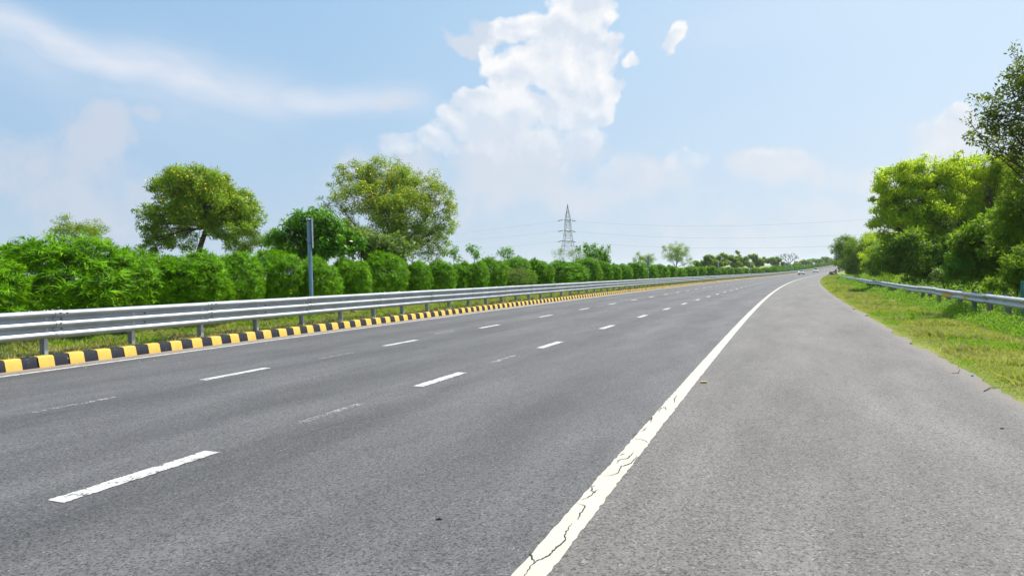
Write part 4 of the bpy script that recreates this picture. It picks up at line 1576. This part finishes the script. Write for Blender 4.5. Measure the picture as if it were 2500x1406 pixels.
lvz = [0, zt(640), zt(612), zt(600), zt(588), zt(575), zt(563), zt(550), zt(537), zt(528), zt(515), zt(503)]
for a, b in zip(lvz[:-1], lvz[1:]):
    ca, cb = corner(a), corner(b)
    for k in range(4):
        mb.tube([ca[k], cb[k]], .075, 4, cap=False)
        mb.tube([ca[k], cb[(k + 1) % 4]], .04, 4, cap=False)
        mb.tube([ca[(k + 1) % 4], cb[k]], .04, 4, cap=False)
        mb.tube([cb[k], cb[(k + 1) % 4]], .04, 4, cap=False)
mb.tube([(0, 0, zt(506)), (0, 0, zt(499))], .16, 6)
mb.build('lattice_body', M['tower'], TW)
arms = []
for v in (537, 563, 588):
    z = zt(v)
    m2 = MB()
    hw = corner(z)[1].x
    for sy in (-1, 1):
        tip = Vector((0, sy * (hw + 2.3), z - .1))
        for sx in (-1, 1):
            m2.tube([(sx * hw, sy * hw, z), tip], .10, 4)
            m2.tube([(sx * hw, sy * hw, z - .9), tip], .07, 4)
    m2.box((0, 0, z), (2.9 * .9, 1.0, .22))
    m2.build('cross_arm', M['tower'], TW)
    a = at(1377 if v < 580 else 1377, v + .5, YT)
    for (u0, v0, u1, v1, nm) in ((1374.5, v, 1362, v + 2.3, 'insulator'), (1396, v + 1, 1405, v + 3, 'insulator')):
        p0, p1 = at(u0, v0, YT), at(u1, v1, YT)
        m3 = MB()
        Rt = Matrix.Rotation(.35, 3, 'Z')
        off = Vector((cx0[0], YT, zg))
        q0, q1 = Rt @ (Vector(p0) - off), Rt @ (Vector(p1) - off)
        m3.tube([q0 + (q1 - q0) * (j / 10) for j in range(11)], [.10 if j % 2 else .17 for j in range(11)], 6)
        m3.build('insulator', M['insul'], TW)
        if u0 > 1390:
            m3 = MB()
            pj = Rt @ (Vector(at(1362, v + 2.3, YT)) - off)
            m3.tube([pj, (pj + q1) / 2 + Vector((0, 0, -1.3)), q1], .03, 4)
            m3.build('jumper_wire', M['wire'], TW)

WG = 'power lines meeting at the lattice tower'


def wire(pts, lab):
    """pts: (u, v, Y); smooth curve through three or more points"""
    P = np.array([at(*p) for p in pts])
    t0 = np.linspace(0, 1, len(P))
    tt = np.linspace(0, 1, 60)
    deg = min(len(P) - 1, 3)
    X = np.stack([np.polyval(np.polyfit(t0, P[:, j], deg), tt) for j in range(3)], 1)
    X[0] = P[0]
    m = MB()
    m.tube(list(X), .024, 4)
    tag(m.build('power_line', M['wire']), lab, 'power line', WG)


nm = ('topmost', 'middle', 'lowest')
for i, (a, b, c, d) in enumerate(((540, 555.5, 570.5, 601), (565, 578, 590, 617), (590.3, 602, 612.5, 632))):
    wire([(1362, a, YT), (1240, b, YT + 25), (1120, c, YT + 60), (880, d, YT + 150)], nm[i] + ' of the three wires sagging left from the tower behind the yellow tree')
for i, pts in enumerate(([(1405, 540.5), (1600, 550), (1750, 552), (1950, 546), (2140, 534), (2300, 520)],
                         [(1405, 566), (1600, 577), (1750, 582), (1950, 578), (2140, 571), (2300, 562)],
                         [(1405, 591), (1600, 602), (1750, 606.5), (1950, 603.5), (2140, 597), (2300, 590)])):
    wire([(u, v, YT - (u - 1405) * .10) for u, v in pts], nm[i] + ' of the three wires running right from the tower to the roadside trees')

# ------------------------------------------------------------------ cars
M['car_white'] = plain('white_car_paint', (0.80, 0.80, 0.78), 0.25, 0, 0.6, .03)
M['car_silver'] = plain('silver_car_paint', (0.58, 0.59, 0.60), 0.3, 0.4, 0.6, .03)
M['glass'] = plain('car_glass', (0.015, 0.05, 0.07), 0.2, 0, 0.4, .05)
M['tyre'] = plain('tyre_rubber', (0.02, 0.02, 0.02), 0.85)
M['trim'] = plain('black_trim', (0.025, 0.025, 0.028), 0.6)
M['lamp'] = plain('lamp_glass', (0.75, 0.77, 0.78), 0.1, 0.3, 0.8)
M['chrome'] = plain('wheel_alloy', (0.5, 0.5, 0.5), 0.3, 0.8)


def car(label, paint, P, th, hw, prof_side, roof_w, mt_name='parked_car'):
    """front faces local -Y, so heading th turns it to face the camera"""
    root = tag(empty('car', P, -th), label, 'car', 'cars coming towards the camera')
    root.scale = (hw, hw, hw)
    W = .86
    # lower body: side outline (y, z) lofted across the width with a rounded shoulder
    mb = MB()
    low, up = prof_side
    for (sc, x) in ((1.0, .80),):
        pass
    secs = [(-W, .94), (-W * .96, .985), (-W * .80, 1.0), (0, 1.01), (W * .80, 1.0), (W * .96, .985), (W, .94)]
    n = len(low)
    base = len(mb.v)
    for (x, k) in secs:
        for (y, z) in low:
            mb.v.append((x, y * (.99 if abs(x) > .8 else 1), .30 + (z - .30) * k))
    for i in range(len(secs) - 1):
        for j in range(n):
            a, b = i * n + j, i * n + (j + 1) % n
            mb.f.append((a, b, b + n, a + n))
            mb.m.append(0)
    mb.f.append(tuple(range(n)))
    mb.f.append(tuple(reversed(range((len(secs) - 1) * n, len(secs) * n))))
    mb.m += [0, 0]
    mb.build('body', M[paint], root)
    # cabin
    y0, y1, y2, y3, zb, zr = up
    mb = MB()
    a, b = .80, roof_w
    vs = [(-a, y0, zb), (a, y0, zb), (b, y1, zr), (-b, y1, zr), (-a, y3, zb), (a, y3, zb), (b, y2, zr), (-b, y2, zr), (-b * .9, (y1 + y2) / 2, zr + .04), (b * .9, (y1 + y2) / 2, zr + .04)]
    mb.add(vs, [(3, 2, 9, 8), (8, 9, 6, 7), (3, 8, 7), (2, 6, 9)])
    for (x, y, x2, y2_) in ((-a, y0, -b, y1), (a, y0, b, y1), (-a, y3, -b, y2), (a, y3, b, y2)):
        mb.tube([(x, y, zb), (x2, y2_, zr)], .05, 6)
    mb.build('roof', M[paint], root)
    g = MB()
    g.add([(-a * .96, y0 + .01, zb), (a * .96, y0 + .01, zb), (b * .95, y1, zr - .02), (-b * .95, y1, zr - .02)], [(0, 1, 2, 3)])
    g.build('windscreen', M['glass'], root)
    g = MB()
    g.add([(-a * .96, y3, zb), (a * .96, y3, zb), (b * .95, y2, zr - .02), (-b * .95, y2, zr - .02)], [(3, 2, 1, 0)])
    g.build('rear_window', M['glass'], root)
    for sx in (-1, 1):
        g = MB()
        g.add([(sx * a, y0 + .05, zb), (sx * a, y3 - .05, zb), (sx * b, y2 - .02, zr - .03), (sx * b, y1 + .02, zr - .03)], [(0, 1, 2, 3)])
        g.build('side_window', M['glass'], root)
        g = MB()
        g.tube([(sx * .84, y0 + .25, zb + .02), (sx * .98, y0 + .22, zb + .10)], [.03, .09], 6)
        g.build('wing_mirror', M['trim'], root)
        yf = min(p[0] for p in low)
        g = MB()
        g.tube([(sx * .62, yf + .05, .70), (sx * .64, yf - .015, .70)], [.15, .11], 10)
        g.build('headlight', M['lamp'], root)
    g = MB()
    g.box((0, yf + .01, .40), (1.50, .08, .20))
    g.box((0, yf + .01, .66), (.80, .05, .12))
    g.build('bumper_grille', M['trim'], root)
    g = MB()
    g.box((0, yf - .035, .45), (.50, .02, .11))
    g.build('number_plate', M['lamp'], root)
    for sx in (-1, 1):
        for y in (-1.28, 1.28):
            g = MB()
            g.tube([(sx * .66, y, .31), (sx * .89, y, .31)], .31, 18)
            wl = g.build('wheel', M['tyre'], root)
            g = MB()
            g.tube([(sx * .885, y, .31), (sx * .90, y, .31)], .19, 12)
            g.build('rim', M['chrome'], wl)
    return root


hatch = ([(-1.80, .34), (-1.88, .50), (-1.84, .74), (-1.70, .86), (-.95, 1.00), (1.55, 1.02), (1.80, .95), (1.86, .6), (1.80, .34)],
         (-1.0, -.30, 1.1, 1.68, .98, 1.46))
van = ([(-1.75, .34), (-1.82, .50), (-1.80, .80), (-1.62, .95), (-1.2, 1.08), (1.65, 1.10), (1.82, 1.0), (1.84, .6), (1.80, .34)],
       (-1.22, -.65, 1.55, 1.78, 1.05, 1.80))
for (u, v, prof_, paint, lab, rw, sc) in (
        (1956.5, 671.0, hatch, 'car_silver', 'silver hatchback with dark bumper, nearer of the two cars on the road', .60, 1.08),
        (1991.5, 665.0, van, 'car_white', 'white high-roofed car farther up the road near the right bend', .64, 1.05)):
    best = None
    for o_ in np.arange(-11, -1, .1):
        s_ = s_at(u, o_, 0.0)
        uu, vv, dd = project(pt(s_, o_, 0.0))
        if best is None or abs(vv - v) < best[0]:
            best = (abs(vv - v), s_, o_)
    print('car', best)
    P = pt(best[1], best[2], 0.004)
    car(lab, paint, P, head(best[1]), sc, prof_, rw)

# ------------------------------------------------------------------ motorcycle and the person beside it
def ground_px(u, v, o_rng):
    best = None
    for o_ in np.arange(*o_rng, .05):
        s_ = s_at(u, o_, float(prof(o_)))
        uu, vv, dd = project(pt(s_, o_))
        if best is None or abs(vv - v) < best[0]:
            best = (abs(vv - v), s_, o_)
    return best


b = ground_px(2034, 674.0, (4.2, 6.5))
print('bike', b)
P = pt(b[1], b[2])
kb = 1.38
th = head(b[1])
bk = tag(empty('motorcycle', P, -th + 2.2), 'black motorcycle parked on the grass near the far end of the right rail', 'motorcycle')
bk.scale = (kb, kb, kb)
for y in (-.65, .65):
    g = MB()
    ring = [(0, y + .30 * math.cos(a), .31 + .30 * math.sin(a)) for a in np.linspace(0, 2 * math.pi, 19)]
    g.tube(ring, .055, 6)
    wl = g.build('wheel', M['tyre'], bk)
    g = MB()
    for a in np.linspace(0, math.pi, 7)[:-1]:
        g.tube([(0, y - .26 * math.cos(a), .31 - .26 * math.sin(a)), (0, y + .26 * math.cos(a), .31 + .26 * math.sin(a))], .012, 4)
    g.tube([(-.07, y, .31), (.07, y, .31)], .06, 8)
    g.build('rim', M['chrome'], wl)
g = MB()
g.tube([(0, -.65, .31), (0, -.42, .95)], .035, 6)
g.tube([(0, .65, .31), (0, .15, .45), (0, -.25, .40), (0, -.42, .85)], .035, 6)
g.tube([(.12, .6, .45), (.12, .1, .38)], .045, 6)
g.build('frame', M['trim'], bk)
g = MB()
g.tube([(0, -.05, .30), (0, .0, .55)], [.17, .14], 8)
g.build('engine', M['trim'], bk)
g = MB()
g.tube([(0, -.40, .84), (0, -.22, .90), (0, .08, .82)], [.08, .17, .10], 8)
g.build('fuel_tank', M['trim'], bk)
g = MB()
for sx in (-1, 1):
    g.tube([(sx * .30, .25, .38), (sx * .32, .45, .58), (sx * .28, .55, .76)], [.13, .17, .12], 8)
g.build('pannier_bags', M['tyre'], bk)
g = MB()
g.tube([(0, -.52, .92), (0, -.58, 1.12), (0, -.46, 1.30)], [.16, .17, .10], 8)
g.build('front_fairing', M['trim'], bk)
g = MB()
g.tube([(0, .05, .80), (0, .4, .80), (0, .78, .88)], [.11, .14, .08], 6)
g.build('seat', M['tyre'], bk)
g = MB()
g.tube([(-.36, -.28, 1.10), (-.12, -.42, 1.03), (.12, -.42, 1.03), (.36, -.28, 1.10)], .022, 6)
g.build('handlebar', M['trim'], bk)
g = MB()
g.tube([(0, -.44, .90), (0, -.58, .90)], [.10, .085], 8)
g.build('headlight', M['lamp'], bk)

M['shirt'] = plain('olive_shirt_cloth', (0.10, 0.11, 0.02), 0.9)
M['trousers'] = plain('dark_trouser_cloth', (0.02, 0.022, 0.035), 0.9)
M['skin'] = plain('brown_skin', (0.20, 0.10, 0.06), 0.6)
M['hair'] = plain('black_hair', (0.012, 0.01, 0.01), 0.5)


def skin_body(name, verts, edges, radii, mats, parent, sub=1):
    me = bpy.data.meshes.new(name)
    me.from_pydata(verts, edges, [])
    ob = bpy.data.objects.new(name, me)
    C.objects.link(ob)
    ob.parent = parent
    for m_ in (mats if isinstance(mats, list) else [mats]):
        me.materials.append(m_)
    md = ob.modifiers.new('skin', 'SKIN')
    for i, rv in enumerate(radii):
        me.skin_vertices[0].data[i].radius = (rv, rv) if not hasattr(rv, '__len__') else rv
    me.skin_vertices[0].data[0].use_root = True
    ss_ = ob.modifiers.new('sub', 'SUBSURF')
    ss_.levels = sub
    ss_.render_levels = sub
    return ob


b = ground_px(2041.5, 673.6, (4.2, 7.0))
P = pt(b[1], b[2])
pr = tag(empty('person', P, -th + .2), 'person in an olive shirt and dark trousers standing beside the parked motorcycle', 'person')
V_ = [(0, 0, .95), (0, 0, 1.15), (0, 0, 1.38), (0, 0, 1.50), (0, -.01, 1.62), (0, -.01, 1.74),
      (-.10, 0, .90), (-.11, -.02, .50), (-.12, .02, .09), (-.12, -.14, .04),
      (.10, 0, .90), (.13, -.03, .50), (.15, .02, .09), (.16, -.14, .04),
      (-.19, 0, 1.40), (-.27, .02, 1.12), (-.30, -.10, .88), (-.30, -.14, .80),
      (.19, 0, 1.40), (.28, -.03, 1.14), (.34, -.20, .98), (.36, -.27, .94)]
E_ = [(0, 1), (1, 2), (2, 3), (3, 4), (4, 5), (0, 6), (6, 7), (7, 8), (8, 9), (0, 10), (10, 11), (11, 12), (12, 13), (2, 14), (14, 15), (15, 16), (16, 17), (2, 18), (18, 19), (19, 20), (20, 21)]
R_ = [.13, .125, .15, .06, .085, .075, .095, .062, .045, .04, .095, .062, .045, .04, .062, .045, .034, .032, .062, .045, .034, .032]
skin_body('body', V_, E_, R_, M['skin'], pr)
skin_body('shirt', [(0, 0, .93), (0, 0, 1.15), (0, 0, 1.39), (0, 0, 1.47), (-.19, 0, 1.41), (-.26, .02, 1.20), (.19, 0, 1.41), (.27, -.02, 1.20)],
          [(0, 1), (1, 2), (2, 3), (2, 4), (4, 5), (2, 6), (6, 7)], [.155, .15, .175, .08, .085, .07, .085, .07], M['shirt'], pr)
skin_body('trousers', [(0, 0, .97), (-.10, 0, .88), (-.11, -.02, .50), (-.12, .02, .12), (.10, 0, .88), (.13, -.03, .50), (.15, .02, .12)],
          [(0, 1), (1, 2), (2, 3), (0, 4), (4, 5), (5, 6)], [.15, .115, .085, .07, .115, .085, .07], M['trousers'], pr)
skin_body('hair', [(0, .01, 1.70), (0, .02, 1.78), (0, .02, 1.80)], [(0, 1), (1, 2)], [.09, .10, .05], M['hair'], pr)

# ------------------------------------------------------------------ small things lying about
def twig(lab, pxs, rad, mtl='twig', cat='twig', name='twig'):
    P = [pt(*so_px(u, v), None) for u, v in pxs]
    g = MB()
    g.tube([(p[0], p[1], max(p[2], 0) + rad + .002 + h_) for p, h_ in zip(P, [0] + [.01] * (len(P) - 2) + [0])], rad, 5)
    tag(g.build(name, M[mtl]), lab, cat)


twig('forked dry twig lying across the asphalt edge, nearest on the right', [(2402, 956), (2418, 949), (2432, 948)], .006)
twig('small hooked dry twig on the asphalt, farther of the two at the right edge', [(2324, 912), (2340, 912), (2343, 902)], .004)
s_, o_ = so_px(1718, 935)
P = pt(s_, o_, 0)
mb = MB()
mb.box((P[0], P[1], .016), (.085, .04, .026), Matrix.Rotation(-.1, 3, 'Z'))
M['offcut'] = plain('pale_orange_offcut', (0.62, 0.40, 0.15), 0.7)
tag(mb.build('wood_scrap', M['offcut']), 'small yellowish scrap of wood on the asphalt just right of the white line', 'scrap')
for (u, v, col, lab) in ((1072, 1269, 'twig', 'tiny black lump lying in the near lane'), (2447, 1047, 'twig', 'tiny black lump on the shoulder near the right edge')):
    s_, o_ = so_px(u, v)
    P = pt(s_, o_, 0)
    g = MB()
    g.tube([(P[0] - .022, P[1], .006), (P[0], P[1] + .005, .008), (P[0] + .022, P[1], .005)], [.004, .007, .003], 6)
    tag(g.build('debris', M[col]), lab, 'debris')
M['litter_blue'] = plain('blue_litter', (0.02, 0.25, 0.5), .4)
s_, o_ = so_px(2374, 918)
P = pt(s_, o_, 0)
g = MB()
g.tube([(P[0], P[1], .004), (P[0], P[1], .018)], [.02, .018], 10)
tag(g.build('bottle_cap', M['litter_blue']), 'blue bottle cap at the grass edge beside the hooked twig', 'bottle cap')
# fallen yellow blossoms on the lane beside the kerb
g = MB()
r = np.random.default_rng(9)
n = 70
s = 9 + 45 * r.random(n) ** 1.3
o = -11.85 + abs(r.normal(0, 1.1, n))
P = pt(s, o, 0.006)
V, Q = leaf_quads(P, np.c_[rdirs(r, n)[:, :2], np.full(n, .12)], np.tile([0, 0, 1.], (n, 1)), np.full(n, .035), np.full(n, .03))
tag(np_mesh('fallen_blossoms', V, Q, M['blossom']), kind='stuff')

# ------------------------------------------------------------------ haze




hm = bpy.data.materials.new('haze')
hm.use_nodes = True
ht = NT(hm.node_tree)
ho = ht.n('ShaderNodeOutputMaterial')
pv = ht.n('ShaderNodeVolumePrincipled', {'Color': (0.86, 0.90, 0.95), 'Density': 0.00013, 'Anisotropy': 0.3})
ht.put(ho.inputs['Volume'], pv)
x0, x1, y0, y1, z0, z1 = -4600.0, 4600.0, -4600.0, 4600.0, -3.0, 46.0
mb = MB()
mb.box(((x0 + x1) / 2, (y0 + y1) / 2, (z0 + z1) / 2), (x1 - x0, y1 - y0, z1 - z0))
hz_ = tag(mb.build('haze', hm), kind='stuff')
